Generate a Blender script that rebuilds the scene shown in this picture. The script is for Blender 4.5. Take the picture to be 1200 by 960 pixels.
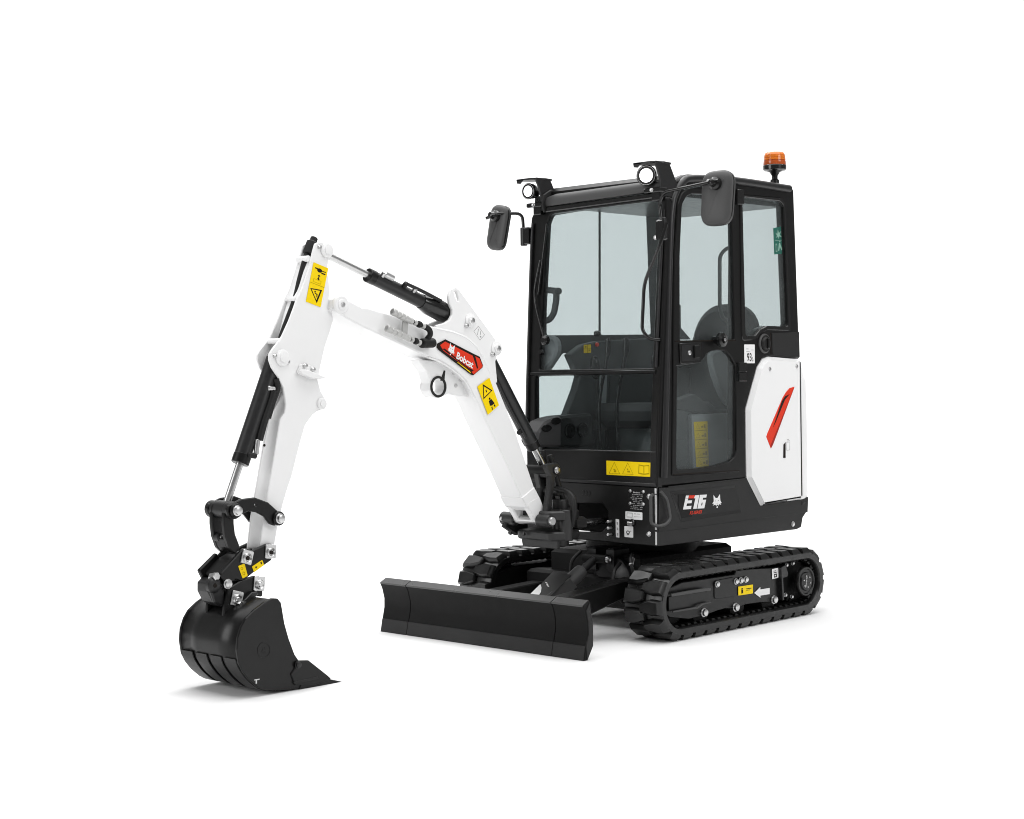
import bpy, bmesh, math, random
from mathutils import Vector, Matrix
from mathutils.geometry import tessellate_polygon
random.seed(4)
for _o in list(bpy.data.objects): bpy.data.objects.remove(_o)
sc = bpy.context.scene
COL = sc.collection
V = Vector

# ------------------------------------------------------------------ camera, world, lamps, exposure
PW, PH, FOC = 1200.0, 960.0, 1921.945
CAM = V((5.44393, 5.49487, 1.26887))
def cam_axes(yaw, pitch, roll):
    cy, sy, cp, sp = math.cos(yaw), math.sin(yaw), math.cos(pitch), math.sin(pitch)
    f = V((cy*cp, sy*cp, sp)); r = V((sy, -cy, 0)); u = r.cross(f)
    c, s = math.cos(roll), math.sin(roll)
    return r*c+u*s, u*c-r*s, f
CR, CU, CF = cam_axes(math.radians(223.89160), math.radians(-1.15335), math.radians(-0.82889))
cd = bpy.data.cameras.new('camera'); cam = bpy.data.objects.new('camera', cd); COL.objects.link(cam)
cd.sensor_fit = 'HORIZONTAL'; cd.sensor_width = 36; cd.lens = FOC/PW*36; cd.clip_start = 0.1; cd.clip_end = 2000
m4 = Matrix((CR, CU, -CF)).transposed().to_4x4(); m4.translation = CAM
cam.matrix_world = m4
sc.camera = cam
wd = bpy.data.worlds.new('World'); sc.world = wd; wd.use_nodes = True
wd.node_tree.nodes['Background'].inputs[0].default_value = (1, 1, 1, 1)
wd.node_tree.nodes['Background'].inputs[1].default_value = 0.25
def area(name, loc, target, size, watts, col=(1, 1, 1), sy=None):
    l = bpy.data.lights.new(name, 'AREA'); l.energy = watts; l.color = col
    l.shape = 'RECTANGLE'; l.size = size; l.size_y = sy or size
    o = bpy.data.objects.new(name, l); COL.objects.link(o); o.location = loc
    o.rotation_euler = (V(target)-V(loc)).to_track_quat('-Z', 'Y').to_euler()
    return o
VD = V((CF.x, CF.y, 0)).normalized(); VR = V((CR.x, CR.y, 0)).normalized(); MID = V((-0.3, 0, 0))
def stage(d, r, z): return tuple(MID+VD*d+VR*r+V((0, 0, z)))      # d metres behind the machine, r to the right, z up
area('overhead_softbox', stage(-0.5, 0.2, 6.7), stage(-0.5, 0.2, 0), 8, 600)
area('side_softbox', stage(-4.0, 6.0, 4.4), stage(0, 0, 0.9), 3, 175)
area('fill_softbox', stage(-4.0, -6.5, 2.6), stage(0, -1.5, 0.8), 3.5, 190)
area('backdrop_light_front', stage(3.5, 0, 7.7), stage(8, 0, 2.0), 12, 620, sy=2.5)
area('backdrop_light_floor', stage(5.5, 0, 8.2), stage(4.5, 0, 0), 12, 150, sy=3)
sc.view_settings.view_transform = 'Standard'; sc.view_settings.look = 'None'
sc.view_settings.exposure = 0; sc.view_settings.gamma = 1; sc.view_settings.use_curve_mapping = False
sc.render.engine = 'CYCLES'
sc.cycles.max_bounces = 10; sc.cycles.transparent_max_bounces = 16; sc.cycles.diffuse_bounces = 4
sc.cycles.use_denoising = True; sc.cycles.pixel_filter_type = 'BLACKMAN_HARRIS'; sc.cycles.filter_width = 1.0

# ------------------------------------------------------------------ reference planes of the machine
class Fr:
    """a plane in the machine: origin, two in-plane axes and the outward normal"""
    def __init__(s, o, u, v):
        s.o, s.u, s.v = V(o), V(u).normalized(), V(v).normalized(); s.n = s.u.cross(s.v)
    def px(s, p):                     # where the sight line through a photo point meets this plane
        d = CR*(p[0]-PW/2)/FOC - CU*(p[1]-PH/2)/FOC + CF
        q = CAM + d*((s.o-CAM).dot(s.n)/d.dot(s.n)) - s.o
        return (q.dot(s.u), q.dot(s.v))
    def pp(s, pts): return [s.px(p) for p in pts]
    def at(s, a, b, c=0.0): return s.o + s.u*a + s.v*b + s.n*c
    def p3(s, p, c=0.0):
        a, b = s.px(p); return s.at(a, b, c)
def side(y): return Fr((0, y, 0), (-1, 0, 0), (0, 0, 1))
KF = 0.08/1.45
def front(off=0.0):                   # the cab's raked front plane
    n = V((1, 0, KF)).normalized()
    return Fr(V((-0.765, 0, 0.72))+n*off, (0, 1, 0), (-KF, 0, 1))
def facing(x): return Fr((x, 0, 0), (0, 1, 0), (0, 0, 1))

# ------------------------------------------------------------------ materials
def mat(name, col, rough=0.5, metal=0.0, spec=0.5, grain=0.0, gscale=60, bump=0.0, coat=0.0, emit=None, trans=0.0, var=0.0):
    m = bpy.data.materials.new(name); m.use_nodes = True; nt = m.node_tree; b = nt.nodes['Principled BSDF']
    b.inputs['Base Color'].default_value = (*col, 1); b.inputs['Roughness'].default_value = rough
    b.inputs['Metallic'].default_value = metal; b.inputs['Specular IOR Level'].default_value = spec
    b.inputs['Coat Weight'].default_value = coat; b.inputs['Coat Roughness'].default_value = 0.08
    b.inputs['Transmission Weight'].default_value = trans
    if emit: b.inputs['Emission Color'].default_value = (*emit[0], 1); b.inputs['Emission Strength'].default_value = emit[1]
    if grain or bump or var:
        tc = nt.nodes.new('ShaderNodeTexCoord'); nz = nt.nodes.new('ShaderNodeTexNoise')
        nz.inputs['Scale'].default_value = gscale; nz.inputs['Detail'].default_value = 6
        nt.links.new(tc.outputs['Object'], nz.inputs['Vector'])
        if grain:
            mr = nt.nodes.new('ShaderNodeMapRange'); mr.inputs[3].default_value = max(0, rough-grain); mr.inputs[4].default_value = min(1, rough+grain)
            nt.links.new(nz.outputs['Fac'], mr.inputs[0]); nt.links.new(mr.outputs[0], b.inputs['Roughness'])
        if var:
            n2 = nt.nodes.new('ShaderNodeTexNoise'); n2.inputs['Scale'].default_value = gscale*0.15; n2.inputs['Detail'].default_value = 8
            nt.links.new(tc.outputs['Object'], n2.inputs['Vector'])
            mx = nt.nodes.new('ShaderNodeMix'); mx.data_type = 'RGBA'
            mx.inputs[6].default_value = (*[c*(1-var) for c in col], 1); mx.inputs[7].default_value = (*[min(1, c*(1+var)) for c in col], 1)
            nt.links.new(n2.outputs['Fac'], mx.inputs[0]); nt.links.new(mx.outputs[2], b.inputs['Base Color'])
        if bump:
            bp = nt.nodes.new('ShaderNodeBump'); bp.inputs['Strength'].default_value = bump; bp.inputs['Distance'].default_value = 0.002
            nt.links.new(nz.outputs['Fac'], bp.inputs['Height']); nt.links.new(bp.outputs[0], b.inputs['Normal'])
    return m
def glass(name, tint, refl=1.0, haze=1.0):
    m = bpy.data.materials.new(name); m.use_nodes = True; nt = m.node_tree; nt.nodes.clear()
    out = nt.nodes.new('ShaderNodeOutputMaterial'); mix = nt.nodes.new('ShaderNodeMixShader')
    lw = nt.nodes.new('ShaderNodeLayerWeight'); lw.inputs[0].default_value = 0.5
    pw = nt.nodes.new('ShaderNodeMath'); pw.operation = 'POWER'; pw.inputs[1].default_value = 5
    fr = nt.nodes.new('ShaderNodeMath'); fr.operation = 'MULTIPLY_ADD'; fr.inputs[1].default_value = 0.9; fr.inputs[2].default_value = 0.022*refl
    nt.links.new(lw.outputs['Facing'], pw.inputs[0]); nt.links.new(pw.outputs[0], fr.inputs[0])
    tr = nt.nodes.new('ShaderNodeBsdfTransparent'); tr.inputs[0].default_value = (*tint, 1)
    gl = nt.nodes.new('ShaderNodeBsdfGlossy'); gl.inputs[0].default_value = (0.9, 0.95, 0.95, 1); gl.inputs['Roughness'].default_value = 0.02
    nt.links.new(fr.outputs[0], mix.inputs[0]); nt.links.new(tr.outputs[0], mix.inputs[1]); nt.links.new(gl.outputs[0], mix.inputs[2])
    df = nt.nodes.new('ShaderNodeBsdfDiffuse'); df.inputs[0].default_value = (0.75, 0.8, 0.8, 1)      # pale haze mixed in to lighten the view through the pane
    nz = nt.nodes.new('ShaderNodeTexNoise'); nz.inputs['Scale'].default_value = 3.0; nz.inputs['Detail'].default_value = 7
    mr = nt.nodes.new('ShaderNodeMapRange'); mr.inputs[1].default_value = 0.3; mr.inputs[2].default_value = 0.75; mr.inputs[3].default_value = 0.018*haze; mr.inputs[4].default_value = 0.05*haze
    tc = nt.nodes.new('ShaderNodeTexCoord'); mx2 = nt.nodes.new('ShaderNodeMixShader')
    nt.links.new(tc.outputs['Object'], nz.inputs['Vector']); nt.links.new(nz.outputs['Fac'], mr.inputs[0]); nt.links.new(mr.outputs[0], mx2.inputs[0])
    nt.links.new(mix.outputs[0], mx2.inputs[1]); nt.links.new(df.outputs[0], mx2.inputs[2])
    nt.links.new(mx2.outputs[0], out.inputs[0]); return m
M = dict(
    white=mat('white_paint', (0.81, 0.81, 0.81), 0.32, spec=0.4, grain=0.06, gscale=14, bump=0.02),
    bladep=mat('blade_paint', (0.007, 0.007, 0.007), 0.5, spec=0.12, grain=0.08, gscale=25, bump=0.05, var=0.3),
    edge=mat('worn_edge_steel', (0.03, 0.03, 0.03), 0.5, spec=0.15, grain=0.1, gscale=30, bump=0.06, var=0.3),
    lip=mat('glossy_black_lip', (0.02, 0.02, 0.02), 0.3, spec=0.75, grain=0.08, gscale=30, bump=0.05),
    cast=mat('cast_steel_grey', (0.016, 0.016, 0.016), 0.36, spec=0.5, grain=0.1, gscale=35, bump=0.12, var=0.3),
    visor=mat('matt_visor_plastic', (0.05, 0.05, 0.05), 0.5, spec=0.4, grain=0.05, gscale=200, bump=0.03),
    black=mat('black_paint', (0.005, 0.005, 0.005), 0.32, spec=0.3, grain=0.08, gscale=30, bump=0.05, var=0.25),
    satin=mat('satin_black_steel', (0.009, 0.009, 0.0095), 0.38, spec=0.45, grain=0.1, gscale=40, bump=0.08, var=0.3),
    gloss=mat('gloss_black', (0.007, 0.007, 0.007), 0.17, spec=0.5, grain=0.05, gscale=20),
    skirt=mat('charcoal_plastic', (0.017, 0.017, 0.017), 0.5, spec=0.25, grain=0.05, gscale=300, bump=0.04),
    dark=mat('dark_steel', (0.008, 0.008, 0.008), 0.55, spec=0.2, grain=0.1, gscale=40, bump=0.1),
    rubber=mat('track_rubber', (0.005, 0.005, 0.005), 0.34, spec=0.42, coat=0.08, grain=0.18, gscale=25, bump=0.3, var=0.4),
    hose=mat('hose_rubber', (0.01, 0.01, 0.01), 0.5, spec=0.3, bump=0.2, gscale=200),
    chrome=mat('chrome_rod', (0.58, 0.58, 0.58), 0.26, 1.0, grain=0.05, gscale=30),
    zinc=mat('zinc_steel', (0.62, 0.62, 0.62), 0.32, 1.0, grain=0.1, gscale=80),
    trim=mat('pale_edge_trim', (0.6, 0.6, 0.6), 0.4, spec=0.4, grain=0.05),
    yellow=mat('yellow_sticker', (0.87, 0.62, 0.0), 0.45, spec=0.2, grain=0.05),
    ink=mat('black_print', (0.015, 0.012, 0.01), 0.6, spec=0.1, grain=0.02),
    faint=mat('faint_print', (0.42, 0.30, 0.0), 0.6, spec=0.1, grain=0.02),
    paper=mat('white_sticker', (0.78, 0.78, 0.78), 0.5, spec=0.2, grain=0.05),
    greyink=mat('grey_print', (0.33, 0.33, 0.33), 0.6, spec=0.1, grain=0.02),
    red=mat('orange_red_decal', (0.66, 0.034, 0.010), 0.35, spec=0.3, grain=0.05),
    darkred=mat('dark_red_print', (0.30, 0.014, 0.006), 0.35, spec=0.3, grain=0.05),
    green=mat('green_sticker', (0.0, 0.16, 0.11), 0.45, spec=0.2, grain=0.05),
    mint=mat('pale_green_print', (0.35, 0.62, 0.5), 0.45, spec=0.2, grain=0.05),
    seat=mat('seat_vinyl', (0.035, 0.035, 0.036), 0.6, spec=0.3, grain=0.05, gscale=150, bump=0.03),
    trimgrey=mat('cab_trim_grey', (0.075, 0.079, 0.08), 0.6, spec=0.3, grain=0.05, gscale=200, bump=0.02),
    palegrey=mat('cab_panel_grey', (0.30, 0.315, 0.32), 0.55, spec=0.3, grain=0.05, gscale=200, bump=0.02),
    amber=mat('amber_lens', (0.85, 0.22, 0.02), 0.12, spec=0.5, trans=0.35, grain=0.04, gscale=40),
    amberdark=mat('dark_amber_lens', (0.5, 0.09, 0.015), 0.15, spec=0.5, trans=0.2, grain=0.04, gscale=40),
    lamp=mat('lit_lamp_lens', (0.9, 0.9, 0.9), 0.2, emit=((1, 1, 1), 1.3)),
    glass=glass('tinted_side_glass', (0.805, 0.828, 0.83)),
    screen=glass('tinted_windscreen_glass', (0.805, 0.828, 0.83), 1.0, 0.45),
    clear=glass('low_haze_glass', (0.80, 0.83, 0.83), 1.0, 0.1),
    plated=mat('plated_fittings', (0.5, 0.5, 0.49), 0.5, 0.55, grain=0.1, gscale=80),
    mirror=mat('mirror_glass', (0.9, 0.9, 0.9), 0.02, 1.0),
    floor=mat('white_studio_floor', (0.82, 0.82, 0.82), 0.9, spec=0.0, var=0.005, gscale=2),
)

# ------------------------------------------------------------------ mesh helpers
def link(name, me, m, parent=None, smooth=32):
    if m is not None: me.materials.append(M[m])
    o = bpy.data.objects.new(name, me); COL.objects.link(o)
    if smooth and len(me.polygons):
        me.shade_smooth(); me.set_sharp_from_angle(angle=math.radians(smooth))
    if parent is not None: o.parent = parent
    return o
def empty(name, parent=None, loc=(0, 0, 0)):
    o = bpy.data.objects.new(name, None); COL.objects.link(o); o.location = loc; o.empty_display_size = 0.1
    if parent is not None: o.parent = parent
    return o
def area2(p): return 0.5*sum(p[i][0]*p[(i+1) % len(p)][1]-p[(i+1) % len(p)][0]*p[i][1] for i in range(len(p)))
def rnd(pts, r, n=4):
    """round the corners of a polygon; r is one radius or a list"""
    out = []; N = len(pts)
    for i in range(N):
        ri = r[i] if isinstance(r, (list, tuple)) else r
        p, a, b = V(pts[i]), V(pts[i-1]), V(pts[(i+1) % N])
        da, db = (a-p), (b-p)
        if ri <= 0 or da.length < 1e-6 or db.length < 1e-6: out.append(tuple(p)); continue
        da, la = da.normalized(), da.length; db, lb = db.normalized(), db.length
        ang = da.angle(db)
        if ang > math.radians(172): out.append(tuple(p)); continue
        t = min(ri/math.tan(ang/2), 0.48*la, 0.48*lb)
        q0, q1 = p+da*t, p+db*t
        for k in range(n+1):
            s = k/n; out.append(tuple(q0*(1-s)**2+p*2*s*(1-s)+q1*s*s))
    return out
def smooth_line(pts, n=4, closed=False):
    out = []; N = len(pts)
    P = [V(p) for p in pts]
    rng = range(N) if closed else range(N-1)
    for i in rng:
        p1, p2 = P[i], P[(i+1) % N]
        p0 = P[i-1] if (closed or i > 0) else p1*2-p2
        p3 = P[(i+2) % N] if (closed or i+2 < N) else p2*2-p1
        for k in range(n):
            t = k/n
            out.append(0.5*((2*p1)+(p2-p0)*t+(2*p0-5*p1+4*p2-p3)*t*t+(3*p1-p0-3*p2+p3)*t**3))
    if not closed: out.append(P[-1])
    return [tuple(p) for p in out]
def inset(loop, d):
    """move a ccw loop inwards by d"""
    N = len(loop); out = []
    for i in range(N):
        p, a, b = V(loop[i]), V(loop[i-1]), V(loop[(i+1) % N])
        e0, e1 = (p-a), (b-p)
        if e0.length < 1e-9 or e1.length < 1e-9: out.append(tuple(p)); continue
        e0.normalize(); e1.normalize()
        n0, n1 = V((-e0.y, e0.x)), V((-e1.y, e1.x))
        k = n0+n1
        if k.length < 1e-6: out.append(tuple(p)); continue
        k.normalize(); c = max(0.45, k.dot(n0)); out.append(tuple(p+k*(d/c)))
    return out
def clean(p):
    q = []
    for a in p:
        if not q or (V(a)-V(q[-1])).length > 1e-5: q.append(a)
    if (V(q[0])-V(q[-1])).length < 1e-5: q.pop()
    return q
def prism_mesh(fr, outer, t, holes=(), bev=0.002, top=0.0, name='m'):
    """solid plate: outline in the plane fr, front face at height top, thickness t behind it"""
    outer = clean(outer); loops = [outer if area2(outer) > 0 else outer[::-1]]
    for h in holes:
        h = clean(h); loops.append(h if area2(h) < 0 else h[::-1])
    bev = min(bev, t*0.45)
    vs, fs = [], []
    def ring(ls, z):
        idx = []
        for L in ls:
            s = len(vs); vs.extend(fr.at(a, b, z) for a, b in L); idx.append(list(range(s, s+len(L))))
        return idx
    ins = [inset(L, bev) for L in loops] if bev > 0 else loops
    R = [ring(ins, top)]
    if bev > 0: R += [ring(loops, top-bev), ring(loops, top-t+bev)]
    R.append(ring(ins, top-t))
    for A, B in zip(R, R[1:]):
        for la, lb in zip(A, B):
            n = len(la)
            for i in range(n): fs.append((la[i], lb[i], lb[(i+1) % n], la[(i+1) % n]))
    flat = [i for L in R[0] for i in L]; back = [i for L in R[-1] for i in L]
    for tri in tessellate_polygon([[V((a, b, 0)) for a, b in L] for L in ins]):
        p = [V(([x for L in ins for x in L][i])) for i in tri]
        ar = (p[1]-p[0]).cross(p[2]-p[0])
        if abs(ar) < 1e-12: continue
        tr = tri if ar > 0 else tri[::-1]
        fs.append(tuple(flat[i] for i in tr)); fs.append(tuple(back[i] for i in reversed(tr)))
    me = bpy.data.meshes.new(name); me.from_pydata([tuple(v) for v in vs], [], fs); me.update()
    return me
def plate(name, fr, outer, t, m, parent, holes=(), bev=0.002, top=0.0):
    return link(name, prism_mesh(fr, outer, t, holes, bev, top, name), m, parent)
def pplate(name, fr, px, t, m, parent, r=0.0, holes=(), bev=0.002, top=0.0, sm=0):
    pts = fr.pp(px)
    if sm: pts = smooth_line(pts, sm, True)
    if r: pts = rnd(pts, r)
    return plate(name, fr, pts, t, m, parent, holes, bev, top)
def circ(c, r, n=20, ry=None): return [(c[0]+r*math.cos(2*math.pi*k/n), c[1]+(ry or r)*math.sin(2*math.pi*k/n)) for k in range(n)]
def basis(ax):
    ax = V(ax).normalized(); h = V((0, 0, 1)) if abs(ax.z) < 0.9 else V((1, 0, 0))
    u = h.cross(ax).normalized(); return u, ax.cross(u), ax
def lathe_mesh(prof, o, ax, seg=20, name='m'):
    u, v, w = basis(ax); o = V(o); vs, fs = [], []
    for r, h in prof:
        for k in range(seg):
            a = 2*math.pi*k/seg; vs.append(o+w*h+(u*math.cos(a)+v*math.sin(a))*max(r, 1e-5))
    for i in range(len(prof)-1):
        for k in range(seg):
            k2 = (k+1) % seg; fs.append((i*seg+k, i*seg+k2, (i+1)*seg+k2, (i+1)*seg+k))
    fs.append(tuple(range(seg))[::-1]); fs.append(tuple((len(prof)-1)*seg+k for k in range(seg)))
    me = bpy.data.meshes.new(name); me.from_pydata([tuple(x) for x in vs], [], fs); me.update(); return me
def lathe(name, prof, o, ax, m, parent, seg=20): return link(name, lathe_mesh(prof, o, ax, seg, name), m, parent, 40)
def rod(name, p0, p1, r, m, parent, seg=20, b=0.003):
    p0, p1 = V(p0), V(p1); L = (p1-p0).length; b = min(b, r*0.4, L*0.3)
    return lathe(name, [(r-b, 0), (r, b), (r, L-b), (r-b, L)], p0, p1-p0, m, parent, seg)
def pipe_mesh(pts, r, seg=10, name='m', flat=None):
    P = [V(p) for p in pts]; vs, fs = [], []; n = len(P); pu = None
    for i in range(n):
        t = (P[min(i+1, n-1)]-P[max(i-1, 0)]).normalized()
        if pu is None: u, v, _ = basis(t)
        else: u = (pu-t*pu.dot(t)).normalized(); v = t.cross(u)
        pu = u; rr = r[i] if isinstance(r, (list, tuple)) else r
        for k in range(seg):
            a = 2*math.pi*k/seg; vs.append(P[i]+u*rr*math.cos(a)+v*rr*math.sin(a))
    for i in range(n-1):
        for k in range(seg):
            k2 = (k+1) % seg; fs.append((i*seg+k, i*seg+k2, (i+1)*seg+k2, (i+1)*seg+k))
    fs.append(tuple(range(seg))[::-1]); fs.append(tuple((n-1)*seg+k for k in range(seg)))
    me = bpy.data.meshes.new(name); me.from_pydata([tuple(x) for x in vs], [], fs); me.update(); return me
def pipe(name, pts, r, m, parent, n=5, seg=10): return link(name, pipe_mesh(smooth_line(pts, n) if n else pts, r, seg, name), m, parent, 50)
def fillet(pts, r, n=5):
    P = [V(p) for p in pts]; out = [P[0]]
    for i in range(1, len(P)-1):
        a, b = (P[i-1]-P[i]), (P[i+1]-P[i]); t = min(r, a.length*0.45, b.length*0.45)
        q0, q1 = P[i]+a.normalized()*t, P[i]+b.normalized()*t
        for k in range(n+1):
            s = k/n; out.append(q0*(1-s)**2+P[i]*2*s*(1-s)+q1*s*s)
    out.append(P[-1]); return [tuple(p) for p in out]
def box(name, lo, hi, m, parent, bev=0.004):
    lo, hi = V(lo), V(hi); fr = Fr((0, 0, hi.z), (1, 0, 0), (0, 1, 0))
    return plate(name, fr, [(lo.x, lo.y), (hi.x, lo.y), (hi.x, hi.y), (lo.x, hi.y)], hi.z-lo.z, m, parent, (), bev)
def grid_mesh(rows, name='m', closed_u=False):
    vs, fs = [], []; n = len(rows[0])
    for r in rows: vs.extend(tuple(p) for p in r)
    for i in range(len(rows)-1):
        for k in range(n if closed_u else n-1):
            k2 = (k+1) % n; fs.append((i*n+k, i*n+k2, (i+1)*n+k2, (i+1)*n+k))
    me = bpy.data.meshes.new(name); me.from_pydata(vs, [], fs); me.update(); return me
def join_meshes(mes, name):
    vs, fs = [], []
    for me in mes:
        s = len(vs); vs.extend(tuple(v.co) for v in me.vertices); fs.extend(tuple(s+i for i in p.vertices) for p in me.polygons)
        bpy.data.meshes.remove(me)
    me = bpy.data.meshes.new(name); me.from_pydata(vs, [], fs); me.update(); return me
def bolt(name, p, ax, r, m, parent, h=0.012):
    return lathe(name, [(r*1.25, 0), (r*1.25, h*0.25), (r, h*0.3), (r*0.95, h*0.9), (r*0.6, h)], p, ax, m, parent, 10)

# flat print: an affine patch of a plane, (0,0) bottom left to (1,1) top right
class Patch:
    def __init__(s, fr, bl, br, tl, c=0.0):
        s.fr = fr; s.o = V(fr.px(bl)); s.a = V(fr.px(br))-s.o; s.b = V(fr.px(tl))-s.o; s.c = c
    def uv(s, p): return tuple(s.o+s.a*p[0]+s.b*p[1])
    def poly(s, pts): return [s.uv(p) for p in pts]
    def mesh(s, outer, holes=(), lift=0.0006, t=0.0006):
        return prism_mesh(s.fr, s.poly(outer), t, [s.poly(h) for h in holes], 0, s.c+lift)
def marks(name, patch, shapes, m, parent, lift=0.0006):
    mes = [patch.mesh(sh[0], sh[1:], lift) for sh in shapes]
    return link(name, join_meshes(mes, name), m, parent, 0)
def sticker(name, fr, px4, m, parent, c=0.0, t=0.001, r=0.004):
    o = pplate(name, fr, px4, t, m, parent, r, (), 0, c+t)
    return o, Patch(fr, px4[0], px4[1], px4[3], c+t)
def lettering(name, text, patch, m, parent, bold=0.0, lift=0.0006):
    cu = bpy.data.curves.new('t', 'FONT'); cu.body = text; cu.offset = bold; cu.resolution_u = 3
    o = bpy.data.objects.new('t', cu); COL.objects.link(o)
    dg = bpy.context.evaluated_depsgraph_get(); me = bpy.data.meshes.new_from_object(o.evaluated_get(dg))
    bpy.data.objects.remove(o); bpy.data.curves.remove(cu)
    xs = [v.co.x for v in me.vertices]; ys = [v.co.y for v in me.vertices]
    x0, x1, y0, y1 = min(xs), max(xs), min(ys), max(ys)
    for v in me.vertices:
        a, b = patch.uv(((v.co.x-x0)/(x1-x0), (v.co.y-y0)/(y1-y0))); v.co = patch.fr.at(a, b, patch.c+lift)
    me.materials.clear(); me.name = name
    return link(name, me, m, parent, 0)
def rect(x0, y0, x1, y1): return [(x0, y0), (x1, y0), (x1, y1), (x0, y1)]
def frame_rect(x0, y0, x1, y1, w, h=None):
    h = h or w; return (rect(x0, y0, x1, y1), rect(x0+w, y0+h, x1-w, y1-h))
def tri_ring(cx, y0, w, h, k=0.16):
    a = [(cx-w/2, y0), (cx+w/2, y0), (cx, y0+h)]; c = (cx, y0+h/3)
    return (a, [(c[0]+(p[0]-c[0])*(1-k), c[1]+(p[1]-c[1])*(1-k)) for p in a])
def cat_head(s=1.0, cx=0.0, cy=0.0):
    pts = [(-.42, 1.0), (-.18, .66), (.05, .62), (.34, 1.0), (.36, .55), (.40, .28), (.56, .05), (.38, .10), (.48, -.12), (.26, -.02), (.16, -.16),
           (.02, -.02), (-.10, -.16), (-.20, -.02), (-.48, -.08), (-.34, .10), (-.56, .12), (-.38, .34)]
    h1 = [(-.26, .36), (-.10, .30), (-.12, .40)]; h2 = [(.08, .30), (.24, .38), (.10, .41)]; h3 = [(-.06, .12), (.06, .12), (.0, .04)]
    f = lambda L: [(cx+x*s, cy+y*s) for x, y in L]
    return [(f(pts), f(h1), f(h2), f(h3)), (f(circ((.02, -.30), .09, 8)),)]

# ------------------------------------------------------------------ the studio floor
prof_ = [(-14, 0), (-4, 0), (4, 0), (6, 0)]+[(6+3*math.sin(math.radians(a)), 3-3*math.cos(math.radians(a))) for a in range(6, 91, 6)]+[(9, 6), (9, 10)]
gm = grid_mesh([[V(stage(d, r, z)) for r in (-24, -8, 8, 24)] for d, z in prof_], 'studio_floor')
fl = link('studio_floor', gm, 'floor', None, 60); fl['kind'] = 'structure'

EX = empty('excavator', None, (-1.0, 0, 0))
EX['label'] = 'compact white and black tracked excavator with enclosed cab, dozer blade and lowered digging bucket'
EX['category'] = 'excavator'; 
class _P: pass
ROOT = EX
PARTS = []
_link0 = link
def E(name): return empty(name, EX)

# ================================================================== UNDERCARRIAGE
ZC, RB = 0.178, 0.152; XF, XR = -0.707, -1.763
def stadium(s):
    """point, tangent and outward normal on the belt path (x, z) at arc length s, counter-clockwise seen from +y... """
    L = XF-XR; c = math.pi*RB; s %= (2*L+2*c)
    if s < L: return V((XR+s, ZC+RB)), V((1, 0)), V((0, 1))
    s -= L
    if s < c: a = math.pi/2-s/RB; n = V((math.cos(a), math.sin(a))); return V((XF, ZC))+n*RB, V((n.y, -n.x)), n
    s -= c
    if s < L: return V((XF-s, ZC-RB)), V((-1, 0)), V((0, -1))
    s -= L
    a = -math.pi/2-s/RB; n = V((math.cos(a), math.sin(a))); return V((XR, ZC))+n*RB, V((n.y, -n.x)), n
LOOP = 2*(XF-XR)+2*math.pi*RB; TW = 0.115
def lug_mesh():
    b0 = [(-.036, .1145), (.036, .1145), (.039, .06), (.028, -.012), (-.020, -.012), (-.039, .05)]
    t0 = [(-.027, .100), (.027, .100), (.030, .06), (.019, -.004), (-.011, -.004), (-.030, .052)]
    vs = [(x, y, -0.006) for x, y in b0]+[(x*.97, y, 0.004 if y > .1 else .012) for x, y in b0]+[(x, y, 0.023) for x, y in t0]; n = 6; fs = []
    for r in range(2):
        for k in range(n): fs.append((r*n+k, r*n+(k+1) % n, (r+1)*n+(k+1) % n, (r+1)*n+k))
    fs = [f[::-1] for f in fs]; fs.append(tuple(range(2*n, 3*n))[::-1])
    fs.append(tuple(range(n)))
    me = bpy.data.meshes.new('tread_lug'); me.from_pydata(vs, [], fs); me.update()
    bm = bmesh.new(); bm.from_mesh(me); bmesh.ops.recalc_face_normals(bm, faces=bm.faces); bm.to_mesh(me); bm.free()
    me.materials.append(M['rubber']); me.shade_smooth(); me.set_sharp_from_angle(angle=math.radians(38)); return me
LUG = lug_mesh()
def track(yc):
    rows = []; n = 120
    prof = [(-TW, -.030), (-TW, -.004), (-TW+.006, 0), (TW-.006, 0), (TW, -.004), (TW, -.030), (TW-.008, -.036), (-TW+.008, -.036)]
    for i in range(n):
        p, t, nn = stadium(LOOP*i/n); rows.append([(p.x+nn.x*h, yc+y, p.y+nn.y*h) for y, h in prof])
    rows.append(rows[0])
    o = link('crawler_track', grid_mesh(rows, 'crawler_track', True), 'rubber', EX, 40)
    o['label'] = 'black rubber crawler track under the door side' if yc > 0 else 'black rubber crawler track on the far side behind the blade'
    N = 33
    for sgn in (1, -1):
        for k in range(N):
            p, t, nn = stadium(LOOP*(k+(0.5 if sgn < 0 else 0))/N)
            l = bpy.data.objects.new('tread_lug', LUG); COL.objects.link(l); l.parent = o
            X = V((t.x, 0, t.y))*sgn; Y = V((0, sgn, 0)); Z = V((nn.x, 0, nn.y))
            mm = Matrix((X, Y, Z)).transposed().to_4x4(); mm.translation = V((p.x, yc, p.y)); l.matrix_world = mm
    mes = []
    for k in range(64):
        p, t, nn = stadium(LOOP*k/64); q = p-nn*.024
        for dy in (.055, -.055):
            f = Fr((q.x-nn.x*.022, yc+dy, q.y-nn.y*.022), (t.x, 0, t.y), (0, 1, 0))
            if f.n.dot(V((nn.x, 0, nn.y))) > 0: f = Fr(f.o, f.v, f.u)
            mes.append(prism_mesh(f, [(-.013, -.028), (.013, -.028), (.013, .028), (-.013, .028)] if abs(f.u.y) < .5 else [(-.028, -.013), (.028, -.013), (.028, .013), (-.028, .013)], .026, (), .005))
    d = link('drive_teeth', join_meshes(mes, 'drive_teeth'), 'rubber', o, 32); d['kind'] = 'stuff'
    return o
track(0.565); track(-0.565)
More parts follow.
